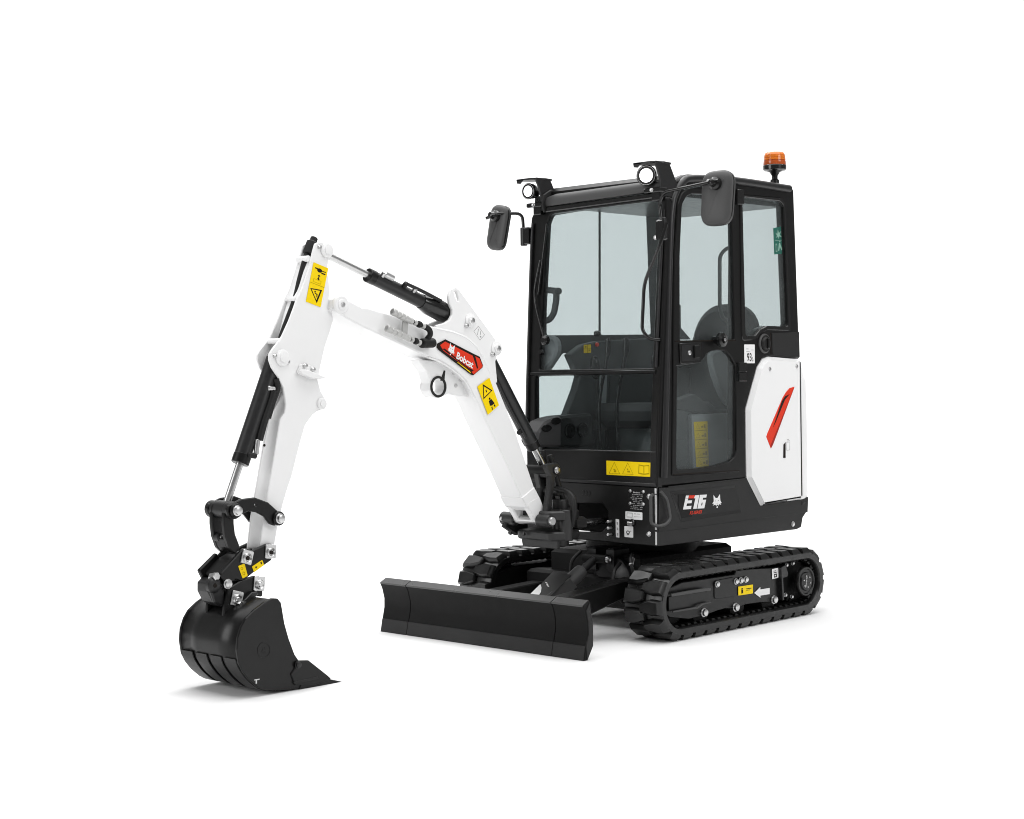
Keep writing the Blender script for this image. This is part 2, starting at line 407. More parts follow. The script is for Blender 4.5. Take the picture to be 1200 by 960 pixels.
def track_frame(sg):
    y0 = 0.645*sg if sg > 0 else -0.47
    f = side(0.645)
    shift = V((0, 0, 0)) if sg > 0 else V((0, -1.115, 0))
    f = Fr(f.o, f.u, f.v); f_t = Fr(V((0, .645, 0)), (-1, 0, 0), (0, 0, 1))
    out = f.pp([(778, 692), (799, 682.5), (861, 673), (862.5, 668.5), (880, 666.5), (913, 665), (914, 703), (905, 706), (890, 706.5), (873, 709), (862, 714), (850, 713.5), (841, 716), (825, 722), (807, 726), (785, 724), (776.5, 717)])
    f_t.o = f.o+shift
    o = plate('track_frame', f_t, out, .17, 'black', EX, (), .004)
    def sub(n, pts, t, m, top, r=0, bev=.002): return plate(n, f_t, rnd(f.pp(pts), r) if r else f.pp(pts), t, m, o, (), bev, top)
    if sg > 0:
        sub('access_cover', [(836.5, 680.5), (860, 676), (860, 699), (836.5, 702.5)], .006, 'black', .005, .02)
        # pressed box at the idler end: upper flange, face and lower flange
        sub('box_panel', [(781.5, 699.5), (827, 692.3), (827.5, 704.5), (815, 711.5), (782, 716.5)], .01, 'black', .012, .003)
        sub('flange', [(780.5, 695.6), (799, 692), (820, 688.8), (827, 688.6), (827, 691.5), (781, 698.8)], .012, 'visor', .034)  # both flanges in paler grey, standing in for light caught on their edges
        sub('flange', [(782.5, 717.3), (812, 712.6), (818, 708), (827, 706), (827, 704.6), (816.5, 706.8), (811, 710.6), (782.5, 715.6)], .012, 'visor', .034)
        for p in ((838.9, 684.5), (861, 681.3), (866.7, 680), (872.5, 679)): bolt('bolt', f.p3(p, .006), f.n, .013, 'zinc', o, .012)
        for p in ((824, 717.8), (861, 711.5), (906, 702.7)): bolt('bolt', f.p3(p, .001), f.n, .018, 'zinc', o, .02)
        for p in ((924.8, 662.5), (932.2, 660.5), (918.5, 686.5), (923.5, 697.5), (931, 699.5)): bolt('bolt', f.p3(p, -.02), f.n, .009, 'zinc', o, .012)
        sub('motor_bracket', [(913, 665), (919, 662), (922, 672), (921, 676), (914, 678)], .05, 'satin', .01, .006)
        sub('end_flange', [(911.5, 665.5), (913.2, 665), (915, 703), (913.2, 703.2)], .03, 'satin', .022)
    f2 = Fr(V((0, .69, 0))+shift, (-1, 0, 0), (0, 0, 1))
    ctr = (1.763, .178)
    c3 = f2.at(*ctr, 0)
    lathe('travel_motor', [(.078, -.034), (.078, -.02), (.074, -.014), (.066, -.014), (.062, -.02), (.05, -.02), (.046, -.012), (.0, -.010)], c3, (0, 1, 0), 'black', o, 28)
    if sg > 0:
        for a in range(6): bolt('hub_bolt', c3+V((.03*math.cos(a*1.05+.3), -.011, .03*math.sin(a*1.05+.3))), (0, 1, 0), .0035, 'zinc', o, .004)
        mes = [prism_mesh(f2, [(1.763+x-.005, .178+y), (1.763+x+.003, .178+y), (1.763+x+.006, .178+y+.012), (1.763+x-.002, .178+y+.012)], .004, (), .0, -.009) for x, y in ((-.014, -.03), (-.011, -.016), (-.008, -.002), (-.005, .012))]
        link('hub_marks', join_meshes(mes, 'hub_marks'), 'greyink', o, 0)
    teeth = []
    for k in range(22):
        a0 = 2*math.pi*k/22
        for da, rr in ((0, .104), (.07, .122), (.16, .122), (.23, .104)): teeth.append((ctr[0]+rr*math.cos(a0+da), ctr[1]+rr*math.sin(a0+da)))
    if sg > 0: plate('dark_backing', Fr(V((0, .475, 0))+shift, (-1, 0, 0), (0, 0, 1)), rnd([(.72, .06), (1.86, .06), (1.86, .315), (.72, .315)], .05), .02, 'dark', o, (), .004)  # added dark sheet that closes the gap so the belt's inside stays dark
    plate('sprocket', Fr(V((0, .60, 0))+shift, (-1, 0, 0), (0, 0, 1)), teeth, .03, 'dark', o, (), .003)
    lathe('idler', [(.11, 0), (.126, .006), (.126, .07), (.11, .076), (.03, .08)], V((XF, .527, ZC))+shift, (0, 1, 0), 'dark', o, 32)
    for x in (-.93, -1.23, -1.5): lathe('track_roller', [(.05, 0), (.06, .006), (.06, .11), (.05, .116)], V((x, .507, .10))+shift, (0, 1, 0), 'dark', o, 24)
    rod('carrier_roller', V((-1.2, .52, .27))+shift, V((-1.2, .61, .27))+shift, .03, 'dark', o)
    return o
TF = track_frame(1); track_frame(-1)
f = side(.645)
st, pt = sticker('warning_sticker', f, [(864.6, 698), (881.6, 695.4), (881.6, 685), (864.4, 687.5)], 'yellow', EX, .003)
marks('sticker_marks', pt, [(rect(.2, .18, .32, .58),), (rect(.55, .58, .9, .66),), (rect(.55, .42, .8, .48),), (rect(.21, .62, .31, .76),)], 'ink', st)
pplate('white_arrow', f, [(883.2, 695), (890.2, 688), (890.4, 690.8), (901.3, 689), (901.3, 696.2), (890.4, 698), (890.4, 700.5)], .001, 'paper', EX, 0, (), 0, .004)
st, pt = sticker('white_label', f, [(904.1, 678.8), (911.5, 676.9), (911.3, 665.4), (903.9, 667)], 'paper', EX, .003)
marks('label_marks', pt, [(rect(.3, .1, .75, .45), rect(.4, .2, .62, .35)), (rect(.25, .55, .8, .62),), (rect(.25, .72, .6, .78),)], 'ink', st)

# centre carbody
cb = E('carbody')
box('carbody_box', (-1.62, -.30, .13), (-.86, .30, .37), 'dark', cb, .02)
for x in (-1.5, -.98): rod('axle_tube', (x, -.62, .2), (x, .56, .2), .05, 'dark', cb)
lathe('slewing_ring', [(.30, .0), (.30, .09), (.27, .09), (.27, .12)], (-1.25, 0, .345), (0, 0, 1), 'dark', cb, 48)
box('front_crossmember', (-.90, -.42, .10), (-.80, .42, .26), 'dark', cb, .015)
lathe('swivel_cover', [(.12, 0), (.12, .03), (.07, .05)], (-.858, .14, .24), (1, 0, 0), 'satin', cb, 28)
box('cylinder_bracket', (-.92, .00, .28), (-.80, .06, .40), 'satin', cb, .008); box('cylinder_bracket', (-.92, .13, .28), (-.80, .18, .40), 'satin', cb, .008)

# ================================================================== DOZER BLADE
BL = E('dozer_blade')
fs_ = side(.68)
prof = [(0.0, .0), (-.012, .062), (-.026, .12), (-.027, .165), (-.014, .215), (.0, .244), (-.037, .264), (-.05, .255), (-.056, .15), (-.05, .08), (-.022, .0)]
cut = [(0.003, 0.0), (-.010, .064), (-.020, .064), (-.016, .0)]
def blade_piece(name, y0, y1, m='bladep'):
    fr = Fr((0, y1, 0), (-1, 0, 0), (0, 0, 1)); return plate(name, fr, [(-x, z) for x, z in prof], y1-y0, m, BL, (), .0025)
blade_piece('blade_panel', -.484, .484); 
e1 = blade_piece('blade_extension', .487, .68); e2 = blade_piece('blade_extension', -.68, -.487)
for a, b in ((-.484, .484), (.487, .676), (-.676, -.487)):
    fr = Fr((0, b, 0), (-1, 0, 0), (0, 0, 1))
    plate('cutting_edge', fr, [(-x, z) for x, z in ((0.004, .001), (-.009, .064), (-.020, .067), (-.02, .002))], b-a, 'edge', BL, (), .001)
    plate('blade_lip', Fr((0, b-.001, 0), (-1, 0, 0), (0, 0, 1)), [(-x, z) for x, z in ((.002, .240), (.003, .248), (-.036, .2675), (-.046, .262), (-.030, .255), (-.006, .242))], b-a-.002, 'lip', BL, (), .001)
plate('end_gusset', Fr((0, .683, 0), (-1, 0, 0), (0, 0, 1)), [(.02, .0), (.012, .062), (.03, .12), (.03, .17), (.016, .225), (.04, .258), (.062, .15), (.06, .06)], .01, 'black', BL, (), .002)
for yy in (.39, -.29):
    fa = side(yy)
    if yy > 0: pts = fa.pp([(663.6, 700.8), (730, 681), (742, 680), (742, 700), (728.6, 703), (692, 721), (672, 722)])
    else: pts = [(.05, .175), (.75, .20), (.80, .20), (.80, .10), (.62, .09), (.05, .06)]
    plate('push_arm', fa, pts, .09, 'black' if yy > 0 else 'dark', BL, (), .006)
bc = V((-.80, .05, .345)); fb = side(.08)
pA, pB = fb.p3((698, 654.6)), fb.p3((640, 706))
dv = (pB-pA).normalized()
bcyl = E('blade_cylinder')
rod('piston_rod', pA, pA+dv*.18, .02, 'satin', bcyl); rod('cylinder_barrel', pA+dv*.12, pB, .036, 'visor', bcyl)
rod('pivot_pin', pA+V((0, -.08, 0)), pA+V((0, .075, 0)), .022, 'dark', bcyl); lathe('pin_end', [(.017, 0), (.017, .014), (.010, .018), (.004, .012)], pA+V((0, .075, 0)), (0, 1, 0), 'zinc', bcyl, 16)
# folded guard over the blade cylinder: a sloping top plate and a side plate
fg = side(.12)
pplate('guard_side', fg, [(668, 677.5), (676.5, 688), (662, 702), (634, 703), (640, 699)], .008, 'visor', bcyl, 0, (), .002)
q = [fg.p3(p) for p in ((668, 677.5), (638, 702))]
fgt = Fr(q[0]+V((0, 0, .004)), (0, 1, 0), q[0]-q[1]); fgt = fgt if fgt.n.z > 0 else Fr(fgt.o, (0, -1, 0), q[0]-q[1])
pplate('guard_top', fgt, [(619, 700), (648, 669.5), (669.5, 673.6), (640, 704)], .008, 'skirt', bcyl, .004, (), .002)
pplate('guard_label', fgt, [(619, 699), (633.5, 684.6), (634.6, 689), (634, 694), (630, 700)], .001, 'paper', bcyl, .004, (), 0, .0015)
marks('stamped_mark', Patch(fgt, (641, 687), (644, 688), (638.5, 682)), [(rect(.1, .0, .9, .25),), (rect(.1, .4, .9, .6),), (rect(.1, .75, .9, 1),)], 'paper', bcyl)
# hydraulic lines round the carbody
pipe('hydraulic_hose', [(-.80, .22, .33), (-.72, .25, .30), (-.70, .26, .22), (-.78, .25, .14)], .009, 'hose', EX)
pipe('hydraulic_hose', [(-.80, .30, .38), (-.74, .34, .35), (-.75, .36, .26), (-.82, .35, .18)], .009, 'hose', EX)
pipe('hydraulic_hose', [(-.78, -.02, .38), (-.72, -.03, .33), (-.71, -.03, .24), (-.74, -.02, .17)], .009, 'hose', EX)
rod('hose_fitting', (-.77, .325, .365), (-.735, .345, .335), .012, 'zinc', EX)

# ================================================================== UPPER BODY
UB = E('house')
fL = side(.49)
# floor of the upper structure
pl = Fr((0, 0, .70), (1, 0, 0), (0, 1, 0))
def rear_arc(x0, y0, x1, n=10):
    out = []
    for k in range(n+1):
        a = math.pi/2*k/n; out.append((x0+(x1-x0)*math.sin(a)**1.0, y0*math.cos(a)**0.55 if k < n else 0))
    return out
plan = [(-.95, .475), (-.95, -.44), (-1.95, -.44)]+[(-2.05, -.40), (-2.14, -.30), (-2.17, -.1), (-2.17, .1), (-2.14, .30), (-2.05, .42), (-1.98, .475)]
plate('turntable_deck', pl, plan, .24, 'dark', UB, (), .006)
# left skirt, upper band with a pressed recess, lower band set back
A_, B_, Cc, D_ = (785.5, 576.6), (862, 568.6), (868, 600.5), (798, 611.6)
up_px = [(772.5, 571.8), (782, 571.5), (876, 561), (892, 592.8), (938.5, 585.6), (947.4, 582.5), (946.6, 600.2), (784, 622), (772, 623.2)]
skirt = plate('side_skirt', fL, fL.pp(up_px), .02, 'skirt', UB, [fL.pp([A_, B_, Cc, D_])], .0012)
skirt['label'] = 'charcoal side skirt carrying the model number'
a_, b_, c_, d_ = (790.5, 580.4), (861, 571.6), (866.5, 597.5), (798.8, 606.6)
oq = [fL.p3(p) for p in (A_, B_, Cc, D_)]; iq = [side(.472).p3(a_), side(.4893).p3(b_), None, side(.472).p3(d_)]
fM = Fr(iq[3], iq[1]-iq[0], iq[0]-iq[3]); fM = Fr(fM.o, fM.u, fM.v-fM.u*fM.v.dot(fM.u)); iq[2] = fM.p3(c_)
rm = bpy.data.meshes.new('recess'); rm.from_pydata([tuple(p) for p in oq+iq], [], [(0, 4, 5, 1), (1, 5, 6, 2), (2, 6, 7, 3), (3, 7, 4, 0), (4, 7, 6, 5)]); rm.update()
link('skirt_recess', rm, 'skirt', skirt, 20)
plate('lower_skirt', side(.484), fL.pp([(772, 622.4), (784, 621.2), (946.6, 599.6), (942, 607), (940.2, 617.8), (935, 620.5), (775, 640.5), (771.5, 640.5)]), .02, 'black', UB, (), .003)
bolt('skirt_bolt', side(.484).p3((929, 614), .001), (0, 1, 0), .012, 'zinc', UB, .006)
plate('skirt_seam', side(.4905), fL.pp([(783, 571.6), (876, 561.4), (876, 560.0), (783, 570.2)]), .01, 'gloss', UB, (), 0, .001)
# front panel with octagonal opening for the swing cylinder
fF = facing(-.765)
oc = fF.pp([(676, 590), (705, 590), (712.7, 599), (712.7, 616), (705, 623.5), (676, 623)])
fpan = plate('front_panel', fF, fF.pp([(615, 563.5), (650, 563.8), (768, 571.3), (768.6, 640.2), (700, 634), (615, 628)]), .02, 'black', UB, [oc], .004)
fpan['label'] = 'black lower front panel with identification plate and key switch'
plate('opening_back', facing(-.94), [(-.2, .48), (.2, .48), (.2, .68), (-.2, .68)], .01, 'dark', UB, (), 0)
plate('corner_trim', Fr((-.765, .488, 0), (0, 1, 0), (0, 0, 1)), [(-.012, .452), (.003, .452), (.003, .722), (-.012, .722)], .012, 'black', UB, (), .003, .004)
for z0, z1 in ((.69, .716), (.515, .685), (.44, .505)):
    plate('corner_strip', Fr((-.765, .488, 0), (0, 1, 0), (0, 0, 1)), [(-.009, z0), (.001, z0), (.001, z1), (-.009, z1)], .004, 'trim', UB, (), .001, .0065)
fc = side(.50)
pipe('corner_handle', fillet([(-.757, .47, .685), (-.74, .47, .68), (-.74, .47, .545), (-.75, .505, .532), (-.80, .515, .54), (-.84, .51, .565), (-.815, .51, .66), (-.775, .505, .70)], .02), .0085, 'visor', UB, 0)
for p in ((761, 582), (761, 626)): bolt('panel_bolt', fF.p3(p, .001), fF.n, .011, 'zinc', UB, .009)
for p in ((717, 611), (717, 618.7), (717, 626.3)):
    q0 = fF.p3(p); rod('grease_nipple', q0, q0+V((.03, -.004, 0)), .008, 'zinc', UB, 12)
st, pt = sticker('grease_label', fF, [(722, 629.6), (726, 630.2), (725.7, 608.8), (721.6, 608.2)], 'paper', EX, .0005, r=.003)
marks('label_marks', pt, [(rect(.3, .1+.3*k, .7, .24+.3*k),) for k in range(3)], 'greyink', st)
dp = E('identification_plate')
fpl, ptp = sticker('plate_sheet', fF, [(738.3, 599.4), (754.3, 600.6), (754.6, 576), (738.3, 574.6)], 'black', dp, .0005)
for uv in ((.02, .97), (.98, .97), (.02, .38), (.98, .38)):
    a, b = ptp.uv(uv); bolt('rivet', fF.at(a, b, .0005), fF.n, .007, 'zinc', dp, .005)
lettering('plate_name', 'Bobcat', Patch(fF, (742.5, 577.8), (750.5, 578.3), (742.6, 576.2), .0015), 'paper', dp)
random.seed(8)
rows = []
for k in range(9):
    y = .80-k*.085; x = .06
    while x < .92:
        w = random.uniform(.05, .2)
        if random.random() < .8: rows.append((rect(x, y, min(.95, x+w), y+.03),))
        x += w+.04
marks('plate_marks', ptp, rows, 'greyink', dp)
st, pt = sticker('serial_label', fF, [(733, 608.3), (753, 609.6), (753, 600.6), (733.2, 599.2)], 'paper', EX, .0005)
marks('label_marks', pt, [frame_rect(.08, .25, .42, .85, .03, .08), (rect(.5, .7, .62, .78),), (rect(.66, .7, .86, .78),), (rect(.5, .35, .9, .4),)], 'greyink', st)
st, pt = sticker('key_label', fF, [(732, 629.4), (742.2, 630.2), (742.2, 617), (731.8, 616.5)], 'paper', EX, .0005)
marks('label_marks', pt, [(circ((.42, .45), .2, 12, .17), circ((.42, .45), .12, 12, .1)), (rect(.3, .24, .55, .32),), (rect(.6, .55, .8, .6),)], 'ink', st)
k0 = fF.p3((741.5, 612.5))
ks = E('key_switch'); lathe('switch_bezel', [(.018, 0), (.018, .008), (.012, .01)], k0, fF.n, 'gloss', ks, 20); box('key', k0+V((.008, -.022, -.014)), k0+V((.018, .008, .004)), 'zinc', ks, .002)
# cast slots in the front panel
for p in ((683.5, 577), (687, 577.6), (690.5, 578)): plate('cast_slot', fF, circ(fF.px(p), .008, 10, .014), .003, 'black', UB, (), .001, .002)
# model number and emblem on the skirt
fR = side(.4775)
q10 = lambda x, y: (740+x/10, 560+y/10)
ml = E('model_lettering')
def glyph(name, loops, m, par, fr, c): 
    L = [fr.pp([q10(*p) for p in lp]) for lp in loops]; return plate(name, fr, L[0], .001, m, par, L[1:], 0, c)
glyph('letter', [[(601, 372), (628, 246), (662, 246), (655, 266), (707, 263), (701, 297), (648, 300), (640, 332), (700, 328), (694, 366)]], 'paper', ml, fM, .002)
glyph('letter_accent', [[(664, 242), (672, 207), (740, 203), (731, 240)]], 'red', ml, fM, .002)
glyph('letter', [[(628, 243), (636, 208), (669, 207), (661, 243)]], 'paper', ml, fM, .002)
glyph('digit', [[(720, 364), (746, 240), (729, 241), (744, 205), (793, 201), (760, 362)]], 'paper', ml, fM, .002)
glyph('digit', [[(770, 361), (800, 200), (880, 196), (873, 232), (836, 234), (831, 258), (872, 256), (850, 357)], [(812, 325), (819, 292), (832, 291), (825, 324)]], 'paper', ml, fM, .002)
lettering('series_name', 'R2-SERIES', Patch(fM, (807.8, 603.2), (822, 601.6), (808.6, 599.4), .0012), 'red', ml, .02)
marks('cat_emblem', Patch(fM, (840, 591), (850, 589.6), (840, 579.4), .0012), [tuple(sh) for sh in cat_head(1.0)], 'paper', EX)

# engine cover and counterweight
wf = side(.495)
out_px = [(936, 421.2), (901, 418), (894.5, 420.5), (888, 431), (874.6, 480), (875.7, 560.5), (891.8, 592.6), (938.3, 585.2)]
in_px = [(934.5, 424.2), (903, 421.8), (897, 424.5), (891, 434), (878.6, 481), (879, 558.5), (893.8, 587), (936.4, 581)]
ec = plate('engine_cover', wf, rnd(wf.pp(out_px), [.01, .03, .03, .03, .04, .02, .01, .01]), .03, 'white', UB, (), .004)
ec['label'] = 'white engine cover with red stripe beside the door'
a = rnd(wf.pp(out_px), [.01, .03, .03, .03, .04, .02, .01, .01]); b = rnd(wf.pp(in_px), [.01, .03, .03, .03, .04, .02, .01, .01])
link('cover_chamfer', grid_mesh([[wf.at(x, z, .0005) for x, z in inset(clean(a), .005)], [wf.at(x, z, .014) for x, z in inset(clean(a), .016)]], 'cover_chamfer', True), 'white', ec, 50)
plate('cover_panel', wf, inset(clean(a), .016), .02, 'white', ec, (), .003, .0165)
for p in ((899, 432.7), (930.5, 429.6)): bolt('cover_bolt', wf.p3(p, .016), wf.n, .009, 'zinc', ec, .006)
pplate('latch_slot', wf, [(915, 521), (917.3, 518.4), (917.3, 536.6), (914.7, 536.6)], .004, 'ink', ec, 0, (), 0, .0185)
marks('cover_label_marks', Patch(wf, (918.5, 528), (922.5, 527.5), (918.7, 513.5), .0165), [frame_rect(0, .0, 1, .68, .07, .03), (rect(.1, .74, .9, .78),), (rect(.1, .86, .7, .9),)], 'greyink', ec)
rs = pplate('red_stripe', wf, [(900.2, 525.8), (894.8, 512), (896, 508), (914, 466), (918, 459.5), (922, 455), (927.8, 453.2), (904.5, 516)], .006, 'red', ec, 0, (), .002, .019)
pplate('stripe_dark_streak', wf, [(902.4, 501), (912.6, 470.5), (916.5, 464.6), (921.8, 462), (916.2, 468.8), (905.6, 494.6)], .001, 'ink', ec, 0, (), 0, .0197)  # dark streak printed on the red stripe
pplate('stripe_edge', wf, [(904.5, 515.4), (902.6, 520.4), (900.3, 525), (899.4, 522), (921, 470), (926.6, 455.2), (927.4, 454)], .001, 'darkred', ec, 0, (), 0, .0195)
plate('bottom_seam', wf, wf.pp([(894.5, 592), (922, 588), (922, 586.4), (894.5, 590.3)]), .006, 'gloss', ec, (), 0, .003)
# counterweight: body outline in plan, lofted upwards with rounded top
def plan_pts(ins=0.0):
    P = [(-2.005, .495)]
    for k in range(13):
        a = math.radians(90*k/12); P.append((-2.02-.12*math.sin(a)**1.0-.0*k, .495-.13*(1-math.cos(a))))
    P += [(-2.16, .25), (-2.175, .1), (-2.175, -.1), (-2.16, -.25)]
    for k in range(7):
        a = math.radians(90*k/6); P.append((-2.14+.12*(1-math.cos(a)), -.33-.11*math.sin(a)))
    P += [(-1.9, -.44)]
    return [(x+ins*1.0, y-ins*0.6 if y > 0 else y+ins*.6) for x, y in P]
rows = []
for z, i in ((.575, .03), (.585, .008), (.60, 0), (1.0, 0), (1.22, .004), (1.24, .012), (1.29, .022), (1.315, .034), (1.325, .05)):
    rows.append([(x, y, z) for x, y in plan_pts(i)])
cw = link('counterweight', grid_mesh(rows, 'counterweight'), 'white', UB, 40)
md = cw.modifiers.new('thick', 'SOLIDIFY'); md.thickness = .03; md.offset = -1
cap = Fr((0, 0, 1.325), (1, 0, 0), (0, 1, 0))
plate('counterweight_top', cap, plan_pts(.052)+[(-1.9, .45)], .02, 'black', UB, (), .002, -.003)
rows = []
for z, i in ((.455, .10), (.47, .07), (.53, .012), (.565, .0), (.574, .002)): rows.append([(x, y, z) for x, y in plan_pts(i+.004)])
cl = link('counterweight_base', grid_mesh(rows, 'counterweight_base'), 'skirt', UB, 40)
md = cl.modifiers.new('thick', 'SOLIDIFY'); md.thickness = .02; md.offset = -1
pplate('hood_gap', side(.492), [(936.3, 424), (937.6, 424), (939.6, 581), (938, 581)], .01, 'ink', UB, 0, (), 0, .004)

# ================================================================== CAB
CB = E('cab')
fo = front()
cab_px = [(769.6, 571.2), (771, 500), (778.5, 300), (781.5, 240), (786, 222), (794, 209), (806, 204), (860, 207.6), (925, 217), (930.5, 222), (936.5, 392), (937.5, 420.8), (901, 417.6), (894, 420), (887.6, 430.5), (874, 480), (875, 561)]
door_hole = [(793.5, 554), (795.5, 300), (799.5, 240), (806, 226), (862, 230), (860, 552)]
rw_hole = [(873.2, 394), (869.4, 231), (913, 236), (917.3, 240), (923, 382.8), (897.5, 382), (890, 385.8), (884, 393.4)]
cs = plate('cab_side', fL, rnd(fL.pp(cab_px), [.01, .0, .0, .0, .12, .12, .09, 0, .02, .02, 0, .01, .02, .02, .03, .04, .01], 6), .05, 'black', CB, [rnd(fL.pp(door_hole), .05), rnd(fL.pp(rw_hole), .025)], .008)
# arch moulding round the door: a raised tube-like rail
ar = [fL.p3(p, .004) for p in ((776.5, 560), (783.2, 300), (786, 245), (790.5, 226), (799, 214), (811, 209.5), (860, 212), (924, 221.5))]
pipe('door_arch', smooth_line(ar, 6), .020, 'satin', CB, 0, 14)
# rear side window
rwf = pplate('window_trim', fL, [(868.6, 399.5), (866.5, 227.5), (914, 231.5), (919.5, 236), (926.5, 388), (898.3, 387), (891.6, 390.4), (884.6, 398.6)], .012, 'gloss', CB, .025, [rnd(fL.pp(rw_hole), .02)], .004, .006)
pplate('rear_side_pane', side(.478), [(872, 396), (868, 229), (915, 234), (919, 238), (925, 385), (898, 384), (891, 388), (885, 396)], .005, 'glass', CB, .02, (), 0)
pplate('belt_seam', fL, [(902.3, 390.5), (903.4, 390.5), (904, 415.5), (902.9, 415.5)], .002, 'ink', CB, 0, (), 0, .0008)
pplate('belt_panel', fL, [(904.4, 390.6), (936, 389), (936.8, 418.6), (904.8, 415.4)], .004, 'skirt', CB, .004, (), .001, .003)
fcap = E('fuel_cap'); cc = fL.p3((895.3, 402.7)); lathe('cap_ring', [(.052, 0), (.052, .006), (.044, .012), (.040, .004)], cc, (0, 1, 0), 'visor', fcap, 28); lathe('cap_knob', [(.036, 0), (.036, .012), (.028, .022), (.012, .024)], cc, (0, 1, 0), 'skirt', fcap, 24)
box('cap_grip', cc+V((-.008, .02, -.026)), cc+V((.008, .034, .026)), 'gloss', fcap, .003)
st, pt = sticker('noise_label', fL, [(872, 425.8), (884.2, 425.8), (884.2, 403.8), (871.8, 403.8)], 'paper', EX, .0008)
lettering('noise_number', '93', Patch(fL, (875, 423.5), (880.4, 423.5), (875, 413.8), .0018), 'ink', st, .015)
marks('label_marks', pt, [(rect(.72, .1, .86, .2),), (rect(.72, .24, .8, .34),), (rect(.65, .7, .9, .72),), (rect(.2, .62, .5, .65),), (rect(.2, .75, .4, .78),)], 'greyink', st)

# ---- door
DR = E('door')
fD = side(.497)
dpx = [(788.2, 558), (790.2, 300), (794.3, 240), (799, 226.5), (808, 219.5), (864, 224), (867, 553)]
up_h = [(797, 399), (797, 300), (799.6, 240), (805, 230), (812, 227), (857, 230.5), (861, 398)]
lo_h = [(792.4, 551), (791.8, 429.4), (820, 425.4), (824.5, 421), (828, 415.2), (834, 411.6), (842, 410), (850, 411), (856, 417), (862.3, 428), (863.3, 527), (860.5, 536), (855, 541), (838, 546), (815, 549.6)]
fD2 = fD
plate('door_frame', fD, rnd(fD.pp(dpx), [.015, 0, .05, .05, .05, .02, .015]), .03, 'black', DR, [rnd(fD.pp(up_h), [.01, 0, .04, .04, .04, .015, .01]), rnd(fD.pp(lo_h), [.015, .01, .01, .02, .02, .02, .02, .02, .02, .02, .02, .02, .02, 0, 0])], .004)
fG = side(.482)
pplate('upper_door_pane', fG, [(794, 402), (794, 300), (797, 238), (803, 226), (812, 224), (859, 227), (863, 402)], .005, 'glass', DR, .02, (), 0)
pplate('lower_door_pane', fG, [(790, 554), (790, 404.5), (864.5, 404.5), (865.5, 551)], .005, 'glass', DR, .01, (), 0)
plate('belt_line', fD, fD.pp([(790.5, 399.3), (862, 398), (862, 399.6), (790.5, 400.9)]), .002, 'ink', DR, (), 0, .0012)
plate('door_seam', fD, fD.pp([(789, 556.8), (866.5, 551.8), (866.5, 550.8), (789, 555.6)]), .002, 'ink', DR, (), 0, .0012)
hb = pplate('handle_box', fD, [(795, 402.6), (820.5, 400.8), (820.7, 425), (796.2, 426.4)], .008, 'gloss', DR, .008, (), .002, .007)
pplate('handle_recess', fD, [(797.6, 405), (818, 403.6), (818.3, 422.4), (798, 423.6)], .002, 'satin', DR, .006, (), 0, .0082)
pplate('door_handle', fD, [(811, 405.2), (817, 404.8), (817.2, 419.6), (811.2, 420.2)], .012, 'black', DR, .006, (), .003, .018)
lathe('lock_cylinder', [(.012, 0), (.012, .006), (.008, .008)], fD.p3((806, 413.5), .008), fD.n, 'zinc', DR, 16)
kb = fD.p3((838.4, 398.6))
lathe('window_knob', [(.02, -.01), (.02, .02), (.036, .026), (.04, .036), (.036, .05), (.02, .056), (.014, .05), (.012, .06)], kb, (0, 1, 0), 'gloss', DR, 12)
bolt('knob_bolt', kb+V((0, .055, 0)), (0, 1, 0), .009, 'zinc', DR, .008)
for y0, y1, h in ((425, 436, 0), (436.6, 447, 0), (222, 240, 1)):
    pplate('hinge', fD, [(863 if not h else 861, y0), (872 if not h else 868.5, y0), (872 if not h else 868.5, y1), (863 if not h else 861, y1)], .03, 'gloss', DR, .004, (), .003, .02)
# ---- front frame, windscreen
g1 = [(631.5, 433.5), (640.5, 262), (644, 252.5), (650, 249.8), (773, 234.5), (775.5, 240), (771.5, 330), (767, 431.6)]
g2 = [(626.3, 440.6), (767, 438), (766.6, 529.2), (627, 525.2)]
ff_px = [(617.6, 566), (616, 470), (622.4, 256), (627, 246.5), (640, 243), (774, 225.5), (781, 232), (775, 420), (770.2, 571.2), (650, 564.5)]
plate('windscreen_frame', fo, rnd(fo.pp(ff_px), [0, 0, .04, .03, 0, .02, .02, 0, 0, 0]), .04, 'black', CB, [rnd(fo.pp(g1), [.01, 0, .03, .03, .02, .03, 0, .01]), rnd(fo.pp(g2), .012)], .004)
fgl = front(-.012)
WS = E('windscreen')
pplate('upper_pane', fgl, [(628, 436.5), (637, 260), (642, 248), (776, 232), (778, 240), (769.5, 434)], .005, 'screen', WS, .02, (), 0)
pplate('lower_pane', fgl, [(623, 438.6), (770, 435.6), (769, 532), (624, 528.6)], .005, 'clear', WS, .01, (), 0)
plate('pane_joint', fo, fo.pp([(620.5, 440.4), (768.8, 437.9), (769, 433.6), (620.6, 436.4)]), .012, 'gloss', WS, (), .003, .008)
plate('sill_edge', fo, fo.pp([(622, 527.2), (769, 531.2), (769, 529.4), (622, 525.4)]), .01, 'satin', WS, (), .002, .006)
pplate('front_sill', fo, [(619, 565.2), (650, 564.2), (769.6, 570.8), (769.2, 567), (650, 560.6), (619, 561.4)], .01, 'satin', CB, 0, (), .002, .006)
st, pt = sticker('warning_sticker', fo, [(711, 556.5), (764, 559), (764.4, 542.4), (710.8, 539.8)], 'yellow', EX, .0008)
marks('warning_triangles', pt, [tri_ring(.18, .1, .25, .82, .1), tri_ring(.48, .1, .25, .82, .1), (rect(.16, .36, .2, .44),), (rect(.17, .22, .22, .34),), (rect(.46, .4, .49, .5),), (rect(.47, .24, .53, .36),)], 'faint', st)
